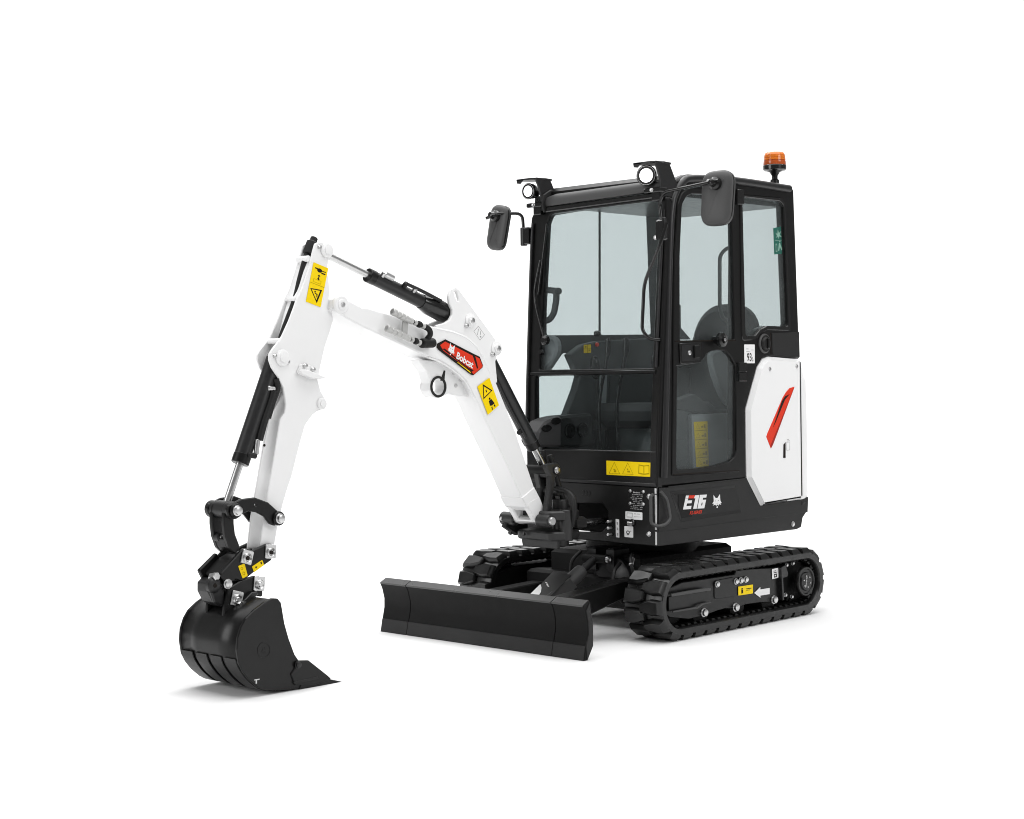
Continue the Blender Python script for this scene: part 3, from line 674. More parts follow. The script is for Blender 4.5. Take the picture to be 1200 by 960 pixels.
marks('manual_symbol', pt, [([(.71, .18), (.83, .12), (.95, .18), (.95, .82), (.84, .76), (.72, .82)], [(.725, .26), (.825, .2), (.825, .7), (.735, .74)], [(.84, .2), (.937, .26), (.937, .74), (.84, .7)])], 'faint', st)
# left edge tube of the front frame
pipe('pillar_rail', [fo.p3((619, 500), .012), fo.p3((620.2, 440), .012), fo.p3((624.4, 300), .012), fo.p3((626, 262), .01)], .008, 'satin', CB, 2)
pipe('grab_bar', fillet([fo.p3((786, 262), .03), fo.p3((782, 288), .055), fo.p3((765.5, 333), .07), fo.p3((763, 388), .07), fo.p3((768, 398), .05), fo.p3((774, 398.5), .005)], .05), .0085, 'gloss', CB, 0)
pipe('pillar_rail', [fo.p3((770.2, 430), .008), fo.p3((774, 345), .008), fo.p3((778.8, 246), .008)], .007, 'satin', CB, 2)
# ---- roof: front visor band and top shell
top_pts = []
rf = Fr((0, 0, 2.20), (1, 0, 0), (0, 1, 0))
plate('roof_shell', rf, rnd([(-.87, -.36), (-.87, .44), (-1.96, .45), (-1.96, -.36)], .06), .09, 'black', CB, (), .02, .045)
va = [fo.p3(p) for p in ((640.5, 243), (700, 234.5), (762, 226), (779, 222.5))]
rows = []
vt = [(640.8, 230), (652, 225.4), (700, 219), (747, 212.6), (779, 209.5)]; vb = [(640, 243), (652, 241.2), (700, 234.4), (747, 227.8), (779, 223)]
for s in range(9):
    t = s/8; bul = .014*math.sin(math.pi*min(1, t*1.0))**.7 if 0 < t < 1 else 0
    back = -.02*t if t < .8 else -.02*t-.05*((t-.8)/.2)**2
    rows.append([fo.at(fo.px(b)[0]*(1-t)+fo.px(a)[0]*t, fo.px(b)[1]*(1-t)+fo.px(a)[1]*t, .018+bul+back) for a, b in zip(vt, vb)])
rows.insert(0, [fo.p3(b, -.02) for b in vb])
rows.append([p+V((-.12, 0, .012)) for p in rows[-1]])
vz = link('roof_visor', grid_mesh(rows, 'roof_visor'), 'visor', CB, 45)
md = vz.modifiers.new('thick', 'SOLIDIFY'); md.thickness = .012; md.offset = -1
plate('visor_bar', fo, fo.pp([(641, 249.4), (775, 232), (776, 225.6), (641, 243.4)]), .04, 'gloss', CB, (), .005, .02)
plate('visor_cap', Fr(fo.p3((640.6, 236)), (1, 0, 0), (0, 0, 1)), [(-.14, -.05), (.03, -.06), (.045, -.02), (.035, .03), (-.02, .06), (-.14, .066)], .012, 'skirt', CB, (), .003)
# ---- right wall, back wall, ceiling, floor (seen through the panes)
fw = side(-.375)
wall_out = [(-1, 0)]
wo = fw.pp([(617, 566), (622, 255)]); zt = 2.215
wall = [(.80, .72), (1.96, .72), (1.95, zt), (.86, zt)]
def wz(px): return fw.px(px)
h_up1 = [wz((641, 393)), wz((642, 254)), wz((702.2, 244)), wz((702.2, 392.6))]
h_up2 = [wz((704.4, 392.6)), wz((704.4, 246)), wz((745, 248.5)), wz((758, 252)), wz((763.4, 392))]
h_lo = [wz((629, 507)), wz((628.5, 444)), wz((645, 436)), wz((660, 414)), wz((690, 414)), wz((690, 507))]
plate('right_wall', fw, wall, .008, 'trimgrey', CB, [rnd(h_up1, .015), rnd(h_up2, .015), rnd(h_lo, [.01, .01, 0, .03, .01, .01])], .003)
fwg = side(-.388)
plate('right_pane', fwg, [(.86, 1.46), (1.9, 1.46), (1.9, 2.19), (.9, 2.19)], .004, 'clear', CB, (), 0)
plate('right_lower_pane', fwg, [(.815, .8), (1.5, .8), (1.5, 1.43), (.84, 1.43)], .004, 'clear', CB, (), 0)
lathe('window_latch', [(.016, 0), (.016, .02), (.008, .03)], fw.p3((698, 391)), (0, 1, 0), 'gloss', CB, 12)
fbk = Fr((-1.95, 0, 0), (0, 1, 0), (0, 0, 1))
plate('back_wall', fbk, [(-.40, .72), (.45, .72), (.45, 2.215), (-.40, 2.215)], .03, 'trimgrey', CB, [rnd([(-.35, 1.42), (.43, 1.42), (.43, 2.185), (-.35, 2.185)], .03)], .003)
plate('rear_pane', Fr((-1.965, 0, 0), (0, 1, 0), (0, 0, 1)), [(-.36, 1.39), (.44, 1.39), (.44, 2.2), (-.36, 2.2)], .004, 'clear', CB, (), 0)
box('ceiling_lining', (-1.93, -.37, 2.195), (-.90, .43, 2.21), 'trimgrey', CB, .004)
box('cab_floor', (-1.93, -.37, .712), (-.80, .43, .74), 'dark', CB, .004)
# ---- interior
ST = E('seat')
fs2 = side(.22)
bp = smooth_line(fs2.pp([(803, 400), (808, 385), (815, 371), (827, 360), (843, 355.2), (862, 354.6), (875, 357), (880.5, 366), (878, 382), (870, 420), (860, 470), (838, 470), (815, 440)]), 3, True)
fsb = Fr((-1.70, 0, 0), (0, 1, 0), (.12, 0, 1))
bk = [(-.20, 1.02), (.24, 1.02), (.25, 1.25), (.235, 1.42), (.20, 1.56), (.12, 1.635), (-.0, 1.65), (-.10, 1.63), (-.18, 1.55), (-.22, 1.40), (-.22, 1.2)]
plate('backrest', Fr((-1.73, .04, .015), (0, 1, 0), (-.10, 0, 1)), smooth_line(bk, 3, True), .13, 'seat', ST, (), .045)
plate('seat_cushion', Fr((0, 0, 1.12), (1, 0, 0), (0, 1, 0)), rnd([(-1.62, -.22), (-1.12, -.24), (-1.08, .0), (-1.12, .25), (-1.62, .24)], .06), .13, 'seat', ST, (), .04)
box('seat_base', (-1.62, -.18, .75), (-1.25, .20, 1.0), 'palegrey', ST, .02)
fsp = side(.30)
sp = pplate('seat_side_panel', fsp, [(811, 486), (858, 484), (861, 500), (858, 545), (813, 552)], .03, 'palegrey', ST, .01, (), .004)
pplate('side_bolster', side(.32), [(834, 416), (842, 410), (852, 412), (861, 428), (862, 470), (856, 476), (848, 466), (838, 440)], .04, 'palegrey', ST, .02, (), .01, 0, 2)
pplate('console_box', side(.27), [(792, 478), (812, 484), (813, 560), (790, 560)], .05, 'trimgrey', ST, .01, (), .005)
pplate('armrest', side(.28), [(792, 470), (815, 462), (835, 478), (858, 480), (858, 486), (830, 486), (810, 482), (792, 480)], .06, 'seat', ST, .01, (), .006)
st, pt = sticker('warning_sticker', fsp, [(815.7, 547.5), (830.5, 546), (828.7, 493.7), (812.7, 494.5)], 'yellow', EX, .001)
sh = [(rect(0.02, .2*k-.008, .98, .2*k+.008),) for k in range(1, 5)]
for k in range(5):
    sh.append(tri_ring(.28, .2*k+.04, .32, .12, .14)); sh.append((rect(.55, .2*k+.06, .72, .2*k+.10),)); sh.append((rect(.76, .2*k+.05, .9, .2*k+.13),))
marks('sticker_marks', pt, sh, 'faint', st)
fgr = side(.33)
pipe('grab_rail', fillet([fgr.p3((858.5, 289), 0), fgr.p3((850, 292)), fgr.p3((843.4, 300)), fgr.p3((843.4, 358)), fgr.p3((846, 372)), fgr.p3((858, 380))], .03), .010, 'trimgrey', CB, 0)
flv = side(.30)
pplate('lever_bracket', flv, [(793, 353), (798, 358), (798.2, 384), (810, 398), (792, 398)], .012, 'trimgrey', CB, .003, [flv.pp([(794, 362), (796.6, 362), (796.8, 378), (794, 378)])], .002)
# dashboard wall on the right: dark console seen through the windscreen
fcn = side(-.27)
pplate('right_console', fcn, [(676, 434), (668, 416), (684, 404), (700, 400), (766, 396), (769, 534), (634, 534), (634, 505), (650, 491), (664, 488), (676, 456), (680, 441)], .05, 'trimgrey', CB, .008, (), .006)
pplate('wiper_housing', front(-.05), [(622, 436), (626, 405), (634, 395), (644, 393), (651, 399), (652, 412), (646, 425), (638, 434)], .05, 'palegrey', CB, .01, (), .012, 0, 2)
pplate('console_trim', side(-.255), [(704, 440), (712, 440), (709, 526), (700, 526)], .012, 'palegrey', CB, .003, (), .003)
pplate('console_trim', side(-.255), [(716, 440), (719, 440), (716, 526), (712, 526)], .012, 'trimgrey', CB, .003, (), .003)
IP = E('instrument_pod')
pod = pplate('pod_body', side(-.16), [(629, 517), (631, 506), (640, 494), (648, 490.5), (660, 487.5), (694, 484.6), (698, 520), (690, 524), (633, 524)], .12, 'seat', IP, .012, (), .012)
fip = side(-.16)
for p in ((667, 505), (682, 504)):
    c = fip.p3(p, .001); lathe('dial', [(.038, 0), (.038, .008), (.03, .01), (.028, .004)], c, (0, 1, 0), 'gloss', IP, 20)
for p in ((640, 502), (651, 493.5)): plate('dial', fip, circ(fip.px(p), .04, 16, .018), .004, 'gloss', IP, (), .002, .005)
for y, x in ((-.2, -1.15), (.24, -1.12)):
    j = E('joystick'); rod('lever', (x, y, 1.0), (x+.03, y, 1.26), .009, 'seat', j); lathe('grip', [(.012, 0), (.022, .02), (.026, .08), (.02, .11), (.008, .12)], (x+.03, y, 1.25), (.1, 0, 1), 'gloss', j, 14); lathe('boot', [(.06, 0), (.05, .03), (.02, .08)], (x, y, .98), (0, 0, 1), 'seat', j, 16)
for y in (-.06, .06):
    t = E('travel_lever'); pipe('lever', [(-1.0, y, .76), (-.98, y, 1.1), (-1.03, y+.02, 1.38)], .009, 'gloss', t); lathe('grip', [(.012, 0), (.016, .02), (.016, .08), (.006, .09)], (-1.03, y+.02, 1.37), (-.1, 0, 1), 'gloss', t, 12)
box('dark_partition', (-1.90, .05, .76), (-1.85, .40, 1.42), 'seat', CB, .01)
fin = side(-.265)
st, pt = sticker('inside_sticker', fin, [(683, 414), (691.5, 413.6), (691.5, 403.8), (683, 404.2)], 'yellow', EX, .006)
marks('sticker_marks', pt, [(rect(.47, 0, .53, 1),), (rect(0, .5, 1, .54),), (rect(.15, .65, .35, .85),), (rect(.65, .2, .85, .4),)], 'faint', st)
lathe('indicator_lamp', [(.012, 0), (.01, .01), (.003, .014)], fin.p3((698.4, 404), .004), (0, 1, 0), 'red', CB, 12)
# escape sign on the rear side pane
fsn = side(.474)
st, pt = sticker('escape_sign', fsn, [(907.6, 298.2), (918.4, 297.6), (917.4, 265), (906.4, 267.4)], 'green', EX, -.002)
marks('escape_symbols', pt, [(rect(.15, .10, .3, .4), rect(.18, .13, .27, .37)), ([(.4, .12), (.5, .12), (.6, .28), (.75, .14), (.85, .18), (.68, .36), (.62, .44), (.5, .4)],), (circ((.62, .48), .06, 8, .03),),
    ([(.2, .62), (.45, .68), (.5, .58), (.58, .68), (.85, .64), (.64, .74), (.8, .88), (.55, .8), (.45, .94), (.4, .78), (.18, .8), (.36, .71)],), (rect(.12, .52, .9, .535),)], 'mint', st, .002)

# ---- wiper, right-hand handle
WP = E('wiper')
fwp = front(.02)
pipe('wiper_arm', [fwp.p3(p) for p in ((638.5, 399), (630, 368), (626.5, 347), (628, 330), (633, 305))], .007, 'gloss', WP, 3)
pipe('wiper_blade', [fwp.p3(p, -.008) for p in ((629.5, 345), (635, 300), (639.5, 262))], .006, 'gloss', WP, 2)
lathe('wiper_pivot', [(.026, 0), (.026, .02), (.014, .03)], front().p3((640, 399), .0), fo.n, 'gloss', WP, 16)
lathe('washer_nozzle', [(.016, 0), (.012, .012)], front().p3((634.5, 412.6), .0), fo.n, 'gloss', WP, 12)
fhd = front(-.05)
pipe('inner_handle', fillet([fhd.p3(p) for p in ((637, 339.5), (652, 341), (652, 352), (649, 368), (643, 376), (633, 375))], .03), .017, 'trimgrey', CB, 0)
rod('handle_knob', fhd.p3((650, 341), -.01), fhd.p3((656.5, 341.5), .01), .018, 'trimgrey', CB)

# ================================================================== LIGHTS, MIRRORS, BEACON
def worklight(px_c, r, ay):
    t = E('work_light'); fr = facing(-.80); c = fr.p3(px_c)
    ax = V((1, ay, -.03)).normalized()
    lathe('lamp_body', [(r*.5, -.075), (r*.8, -.06), (r*1.15, -.02), (r*1.22, .006), (r*1.14, .010)], c, ax, 'gloss', t, 28)
    lathe('reflector', [(r*1.14, .004), (r*1.10, .0105), (r*.76, .005)], c, ax, 'zinc', t, 28)
    lathe('lens', [(r*.86, .0), (r*.85, .009), (r*.6, .016), (r*.2, .020)], c, ax, 'lamp', t, 28)
    z = c.z; y = c.y; zt = z+.064
    plate('hood_top', Fr((0, 0, zt), (1, 0, 0), (0, 1, 0)), rnd([(-.865, y-.04), (-.765, y-.06), (-.765, y+.05), (-.83, y+.085), (-.90, y+.075)], .006), .010, 'satin', t, (), .0015)
    plate('hood_lip', Fr((-.765, 0, 0), (0, 1, 0), (0, 0, 1)), [(y-.058, zt-.002), (y+.0, zt-.002), (y-.03, zt-.026), (y-.054, zt-.022)], .004, 'satin', t, (), .001)
    yy = y+.08
    arc = [(.775+.04*k/8+.012*math.sin(math.pi*k/8), zt-.02-(.14)*k/8) for k in range(9)]
    plate('hood_side', Fr((0, yy, 0), (-1, 0, 0), (0, 0, 1)), [(.775, zt-.001), (.875, zt-.001), (.945, z-.05), (.93, z-.105), (.815, z-.105)]+arc[::-1], .012, 'satin', t, (), .0015)
    box('foot_bracket', (-.86, y-.02, z-.085), (-.80, y+.085, z-.062), 'gloss', t, .004)
    box('foot_block', (-.87, y+.02, z-.125), (-.81, y+.07, z-.062), 'gloss', t, .004)
    bolt('lamp_bolt', V((-.80, y+.03, z-.073)), (1, 0, 0), .008, 'zinc', t, .012)
    pipe('cable', [(c.x-.05, y+.01, z-.04), (c.x-.05, y+.05, z-.09), (c.x-.08, y+.09, z-.12)], .005, 'hose', t)
    return t
w1 = worklight((758, 205.8), .0425, .35); w1['label'] = 'lit round work light on the cab roof corner above the door'
w2 = worklight((620, 224.3), .035, .08); w2['label'] = 'lit round work light on the cab roof corner away from the door'
def mirror(c, w, h, rot, name_l, tilt=0.0):
    t = E('wing_mirror'); t['label'] = name_l
    n = V((math.cos(rot), math.sin(rot), .06)).normalized(); u = V((-math.sin(rot), math.cos(rot), 0)); u = Matrix.Rotation(tilt, 3, n) @ u; fr = Fr(c, u, n.cross(u))
    out = rnd([(-w*.5, -h/2), (w*.42, -h/2), (w*.5, h/2), (-w*.48, h/2)], [w*.38]*4, 7)
    rows = []; P = clean(out)
    if area2(P) < 0: P = P[::-1]
    for d, z in ((0.002, -.02), (0, -.006), (.003, .004), (.012, .012), (.03, .017), (.05, .02)): rows.append([fr.at(a, b, z) for a, b in inset(P, d)])
    me = grid_mesh(rows, 'mirror_shell', True); bm = bmesh.new(); bm.from_mesh(me); bm.verts.ensure_lookup_table(); L = len(P)
    bm.faces.new([bm.verts[5*L+i] for i in range(L)]); bm.faces.new([bm.verts[i] for i in reversed(range(L))])
    bmesh.ops.recalc_face_normals(bm, faces=bm.faces); bm.to_mesh(me); bm.free()
    link('mirror_shell', me, 'visor', t, 50)
    plate('mirror_rim', fr, P, .008, 'gloss', t, [inset(P, .008)], .002, .001)
    plate('mirror_glass', Fr(fr.o-fr.n*.0215, -fr.u, fr.v), [(-a, b) for a, b in inset(P, .008)], .002, 'mirror', t, (), 0)
    cl = fr.at(.0, h*.25, .022); 
    lathe('clamp', [(.032, -.004), (.03, .016), (.02, .024), (.016, .045), (.006, .05)], cl, fr.n, 'gloss', t, 18)
    bolt('clamp_bolt', fr.at(-w*.2, h*.29, .024), fr.n, .011, 'zinc', t, .012)
    return t, cl+fr.n*.02
c1 = facing(-.80).p3((841, 232.3))
mr, cl1 = mirror(c1, .178, .262, math.radians(8), 'black wing mirror beside the door, seen from the back')
br = fo.p3((780, 258), .03)
pipe('mirror_arm', fillet([br+V((0, 0, -.02)), fo.p3((777, 238), .03), fo.p3((786, 226.5), .05), cl1+V((.0, -.03, .004)), cl1+V((0, .03, .008))], .04), .0085, 'gloss', mr, 0)
box('arm_bracket', br+V((-.03, -.03, -.10)), br+V((.01, .012, .0)), 'gloss', mr, .008); rod('bracket_tube', br+V((-.01, .0, -.095)), br+V((-.01, .0, .01)), .016, 'satin', mr)
bolt('bracket_bolt', br+V((.0, -.04, -.085)), (1, 0, 0), .009, 'zinc', mr, .008)
c2 = facing(-.78).p3((583.5, 267))
mr2, cl2 = mirror(c2, .155, .24, math.radians(-6), 'black wing mirror on the far side of the cab, seen from the back', math.radians(-9))
b2 = fo.p3((618.5, 271), .0)+V((0, -.03, 0))
pipe('mirror_arm', fillet([b2, fo.p3((615.4, 250), .0)+V((0, -.02, 0)), cl2+V((0, .03, .01)), cl2+V((0, -.05, -.01))], .035), .0085, 'gloss', mr2, 0)
rod('bracket_tube', b2+V((0, 0, -.075)), b2+V((0, 0, .02)), .018, 'satin', mr2); box('arm_bracket', b2+V((-.02, 0, -.07)), b2+V((.015, .05, .02)), 'gloss', mr2, .006)
BN = E('warning_beacon'); bz = side(.36).p3((908, 215)); s = 1.0
bp2 = lambda L: [(r*.92, h*.80) for r, h in L]
lathe('beacon_stem', bp2([(.026, 0), (.026, .02), (.017, .03), (.017, .05), (.03, .075), (.062, .092)]), bz, (0, 0, 1), 'black', BN, 24)
lathe('beacon_base', bp2([(.058, .084), (.068, .092), (.069, .118), (.066, .122)]), bz, (0, 0, 1), 'gloss', BN, 32)
lathe('lower_lens', bp2([(.065, .12), (.067, .124), (.065, .150), (.061, .152), (.061, .154)]), bz, (0, 0, 1), 'amberdark', BN, 32)
lathe('upper_lens', bp2([(.062, .154), (.0645, .156), (.064, .166), (.061, .168), (.061, .170), (.0635, .172), (.063, .184), (.060, .186), (.060, .188), (.061, .190), (.056, .203), (.048, .208), (.03, .209)]), bz, (0, 0, 1), 'amber', BN, 32)
lathe('lens_core', bp2([(.02, .125), (.03, .13), (.03, .19), (.02, .195)]), bz, (0, 0, 1), 'amberdark', BN, 16)

# ================================================================== SWING POST
SW = E('swing_post')
fsw = side(.12)
pplate('upright_link', side(.115), [(640.5, 545), (646, 543.5), (653.5, 542.5), (657, 547), (656, 553), (651, 560), (648.5, 580), (646, 603), (640.5, 603), (645, 572), (646, 558), (641.5, 549)], .035, 'cast', SW, .004, (), .005)
pplate('upright_link', side(-.02), [(629, 548), (638, 544), (645, 548), (643, 560), (640, 580), (640, 603), (630, 603), (634, 572)], .035, 'cast', SW, .004, (), .005)
pu = side(.115).p3((651.5, 551)); rod('upper_pin', pu+V((0, -.20, 0)), pu+V((0, .006, 0)), .022, 'dark', SW); bolt('pin_bolt', pu+V((0, .004, 0)), (0, 1, 0), .014, 'zinc', SW, .012)
pf = V((-.366, 0, .569))
rod('foot_boss', pf+V((0, .077, 0)), pf+V((0, .155, 0)), .031, 'cast', SW, 28); rod('foot_boss', pf+V((0, -.165, 0)), pf+V((0, -.077, 0)), .033, 'cast', SW, 28)
rod('foot_pin', pf+V((0, -.175, 0)), pf+V((0, .17, 0)), .021, 'zinc', SW); bolt('pin_bolt', pf+V((0, -.175, 0)), (0, -1, 0), .012, 'zinc', SW)
bolt('pin_bolt', pf+V((.030, -.15, .0)), (1, 0, 0), .008, 'zinc', SW, .008)
# lugs that hug the vertical swing pin
for z, h in ((.615, .05), (.515, .045)):
    plate('swing_lug', Fr((0, 0, z), (1, 0, 0), (0, 1, 0)), rnd([(-.38, -.10), (-.36, .15), (-.44, .20), (-.56, .17), (-.62, .06), (-.62, -.06), (-.55, -.12)], .05), h, 'cast', SW, (), .008)
rod('swing_pin', (-.54, .06, .43), (-.54, .06, .66), .04, 'cast', SW, 24)
rod('lug_tube', (-.455, .175, .47), (-.455, .175, .62), .032, 'cast', SW, 20)
bolt('lug_bolt', V((-.39, .155, .60)), (1, .2, 0), .009, 'zinc', SW, .008)
for y in (-.11, -.02): bolt('lug_bolt', V((-.36, y, .50)), (1, 0, 0), .010, 'cast', SW, .010)
fbr = facing(-.36)
pplate('guard_bracket', facing(-.40), [(608.5, 620), (612, 640), (653.5, 643.5), (653, 628), (640, 626), (634, 632), (620, 630.5), (616, 622)], .02, 'cast', SW, .006, (), .004)
plate('lug_web', side(-.12), [(.33, .53), (.37, .60), (.42, .60), (.5, .53), (.5, .49), (.42, .48)], .03, 'cast', SW, (), .006)
rod('swing_cylinder_rod', facing(-.84).p3((714, 610)), facing(-.60).p3((678, 612.5)), .016, 'chrome', SW); q = facing(-.60).p3((676, 613)); box('rod_eye', q-V((.04, .03, .032)), q+V((.03, .03, .032)), 'cast', SW, .012)
for d in (0, .022):
    pipe('hydraulic_hose', [(-.55, .02-d, .70), (-.50, .10-d, .71+d*.2), (-.47, .19+d*.4, .69), (-.465, .215+d*.3, .62), (-.47, .20, .54)], .012, 'hose', SW)
pipe('hydraulic_hose', [(-.5, -.02, .90), (-.52, -.01, .78), (-.55, .0, .66), (-.6, .02, .6)], .014, 'hose', SW)
pipe('hydraulic_hose', [(-.5, .03, .88), (-.53, .04, .78), (-.57, .05, .66), (-.62, .05, .6)], .014, 'hose', SW)
for z in (.80, .70): rod('hose_clamp', (-.50-.02, -.05, z), (-.50-.02, .07, z), .022, 'cast', SW)

# ================================================================== BOOM
BO = E('boom')
fB = side(.07)
bt = [(389.5, 351), (394, 348.3), (401, 347.6), (405.5, 350), (425, 360.6), (430, 360.4), (465, 371), (506, 382.4), (514, 383.8), (530, 387.2), (548, 394), (560.5, 405.6), (570, 420.5), (582.5, 450), (592.5, 475), (605, 507), (626, 569.5), (626.8, 572), (634, 584.5), (637, 593), (623, 598), (611.5, 584.5),
      (595, 547), (570, 495), (561.5, 475), (557, 467), (546, 446), (531, 432.3), (515.6, 422.6), (500, 417.4), (461, 399.4), (420, 380.4), (404, 371.5), (396, 367), (388, 363)]
bp_ = fB.pp(bt)
eye_b = fB.px((398.3, 357))
plate('boom_beam', fB, rnd(bp_, .01), .14, 'white', BO, (), .006)
# weld-on bracket plates that carry the cylinders
brk = [(510, 381.5), (521.5, 378.5), (527.3, 374.6), (530, 369), (530.3, 363.5), (527, 356), (525.6, 347), (528.3, 339.5), (534, 336), (538.8, 340), (581, 397.6), (585.2, 406.7), (583.4, 415), (581, 424), (583.5, 450), (565, 440), (548, 400), (515, 392)]
slot = [(532.2, 342.5), (533.8, 341.2), (535.4, 342.4), (537.8, 350.5), (537.4, 353.2), (535.6, 353)]
fk = side(.062)
plate('cylinder_bracket', fk, rnd(fk.pp(brk), .012), .018, 'white', BO, [rnd(fk.pp(slot), .003)], .004)
fk2 = side(-.044)
brk2 = [(510, 381.5), (521.5, 378.5), (532, 374), (545, 362), (556, 363), (581, 397.6), (585.2, 406.7), (583.4, 415), (581, 424), (583.5, 450), (565, 440), (548, 400), (515, 392)]
plate('cylinder_bracket', fk2, rnd(fk.pp(brk2), .012), .018, 'white', BO, (), .004)
for p, p2 in (((551, 375.8), (546, 381.6)), ((581.4, 408.5), (576.8, 415.6))):
    c = fk.p3(p); lathe('pin_boss', [(.034, -.002), (.034, .006), (.022, .010), (.02, .016), (.008, .018)], c, (0, 1, 0), 'white', BO, 24)
    rod('bracket_pin', c+V((0, -.135, 0)), c+V((0, .0, 0)), .02, 'zinc', BO); bolt('bolt', fk.p3(p2, .001), (0, 1, 0), .010, 'zinc', BO, .012)
    bolt('bolt', c+V((0, .006, 0)), (0, 1, 0), .014, 'zinc', BO, .014)
marks('embossed_mark', Patch(fk, (562.5, 399), (568, 392.5), (555, 388.5), 0), [frame_rect(0, 0, 1, 1, .035), (rect(.3, .1, .45, .25),), ([(.2, .5), (.8, .8), (.75, .84), (.15, .54)],), ([(.5, .3), (.9, .5), (.85, .54), (.45, .34)],)], 'greyink', BO)
# curved weld seams on the side plate
for ln in ([(512, 385.5), (530, 389.5), (546, 396), (558, 407), (567.5, 421.5), (574, 437.5)], [(502, 419), (516, 424.4), (531, 434), (545.5, 447.5), (555, 466)]):
    pipe('weld_seam', [fB.p3(p, -.002) for p in ln], .004, 'white', BO, 4, 8)
lathe('boom_end_boss', [(.042, -.004), (.042, .008), (.036, .014), (.024, .014), (.022, .018), (.01, .019)], fB.p3((398.4, 357.2)), (0, 1, 0), 'white', BO, 28)
bolt('pin_bolt', fB.p3((398.6, 357.2), .016), (0, 1, 0), .012, 'zinc', BO, .006)
# fabricated foot with a step
fB2 = side(.0745)
pplate('foot_plate', fB2, [(611.2, 583.6), (626.6, 570.6), (633.8, 584.5), (637, 593), (624, 599), (617, 594.5)], .149, 'white', BO, .004, (), .005)
lug = rnd(fB2.pp([(616, 590), (630, 582), (635, 588), (639.6, 600), (640, 610), (635, 616), (629.6, 614.5), (625, 606), (621, 599)]), .01)
plate('foot_lug', side(.0755), lug, .036, 'white', BO, (), .006); plate('foot_lug', side(-.0385), lug, .036, 'white', BO, (), .006)
# bracket under the boom with a hose ring
fr2 = side(.035)
ring_c = fr2.px((513.2, 453.3))
pplate('hose_bracket', fr2, [(490, 421), (501, 436), (505.5, 449), (504.8, 458), (508, 465), (514, 467), (521, 464), (526, 461), (531, 463), (543, 464.5), (554, 466), (557, 460), (546, 440), (520, 424)], .07, 'white', BO, .008, [circ(ring_c, .042, 24)], .005)
me = pipe_mesh([fr2.at(ring_c[0]+.044*math.cos(t), ring_c[1]+.044*math.sin(t), .003) for t in [k*math.pi/16 for k in range(33)]], .006, 8); link('ring_edge', me, 'hose', BO, 50)
pplate('dark_gap', fr2, [(516, 446), (520, 434), (521.6, 434.5), (520.5, 447)], .004, 'hose', BO, 0, (), 0, .002)
bolt('bolt', fr2.p3((534, 452)), (0, 1, 0), .008, 'zinc', BO, .006)
for p in ((533, 437.5), (541, 446)): plate('cast_pad', fr2, circ(fr2.px(p), .02, 10, .010), .004, 'trim', BO, (), .001, .003)
# red logo panel
lg = [(511.5, 403), (521.3, 397.8), (554, 414.6), (561.5, 418.2), (565.2, 428.2), (564.6, 431), (554, 439.8), (551, 439), (513.5, 410.3), (511, 407.2)]
c0 = .0045
LP = pplate('logo_panel', fB, lg, .0015, 'ink', EX, 0, (), 0, c0)
def lp(name, pts, m, lift): return pplate(name, fB, pts, .0008, m, LP, 0, (), 0, c0+lift)
lp('red_field', [(515, 404.5), (520.8, 400.4), (553, 417), (556.4, 427), (558, 432.5), (552, 435.4), (518.5, 411)], 'red', .0008)
lp('red_field', [(556.2, 417.6), (561, 420.2), (564.6, 428.6), (564, 430.6), (554.2, 438.8), (551.6, 436), (559.6, 431.6)], 'red', .0008)
lp('dark_band', [(517.5, 409), (520, 408.6), (548, 431), (554, 434), (552, 435.4)], 'ink', .0016)
lp('gold_line', [(535, 424.6), (535.6, 424.4), (550, 435.4), (551, 437.6)], 'yellow', .0008)
lettering('logo_name', 'Bobcat', Patch(fB, (533.4, 420.2), (552.6, 432.4), (535.2, 412.2), c0+.0012), 'paper', LP, .03)
marks('cat_emblem', Patch(fB, (527.4, 412.6), (534.6, 416.6), (529.8, 403.4), c0+.0012), [tuple(sh) for sh in cat_head(1.0)], 'paper', LP)
# yellow stickers on boom
st, pt = sticker('warning_sticker', fB, [(571, 486.2), (584, 475), (572.7, 442.8), (558.6, 453.2)], 'yellow', EX, .004)
marks('warning_triangle', pt, [([(.08, .52), (.42, .95), (.92, .56)], [(.17, .56), (.43, .87), (.81, .58)])], 'ink', st)
marks('worker_symbol', pt, [(circ((.52, .4), .07, 10, .035),), ([(.4, .35), (.62, .36), (.74, .16), (.5, .16), (.36, .2)],), ([(.42, .13), (.5, .13), (.46, .03), (.4, .03)],), ([(.62, .13), (.7, .14), (.74, .06), (.66, .05)],), (rect(.45, .64, .52, .72),)], 'ink', st)
# quick couplers and hoses on the boom flank
QC = E('quick_coupler')
fq = side(.11)
for a, b in (((459.5, 365), (478, 374.5)), ((453, 384.5), (474, 394.5))):
    p0, p1 = fq.p3(a), fq.p3(b); d = (p1-p0).normalized()
    for k in range(4):
        s0 = p0+(p1-p0)*(k/4); s1 = p0+(p1-p0)*(k/4+.235); rod('coupler_collar', s0, s1, .017 if k % 2 == 0 else .0155, 'plated', QC, 16)
    rod('coupler_core', p0, p1+d*.02, .0135, 'plated', QC, 12)
for a, b in (((480, 375.5), (499, 383.5)), ((477, 396), (494, 402.6))):
    p0, p1 = fq.p3(a), fq.p3(b)
    for k in range(4): rod('coupler_fitting', p0+(p1-p0)*(k/4), p0+(p1-p0)*(k/4+.18), .015-.002*(k % 2), 'plated' if k != 2 else 'hose', QC, 14)
    rod('coupler_core', p0, p1, .009, 'hose', QC, 12)
pplate('coupler_bracket', side(.10), [(472.5, 373), (479.5, 371), (477.5, 396), (471, 394)], .008, 'plated', QC, .003, (), .002)
pipe('hydraulic_hose', [fq.p3((498, 383), 0), fq.p3((503, 386.5)), fq.p3((504, 392.5)), fq.p3((502, 398), -.012)], .013, 'hose', QC)
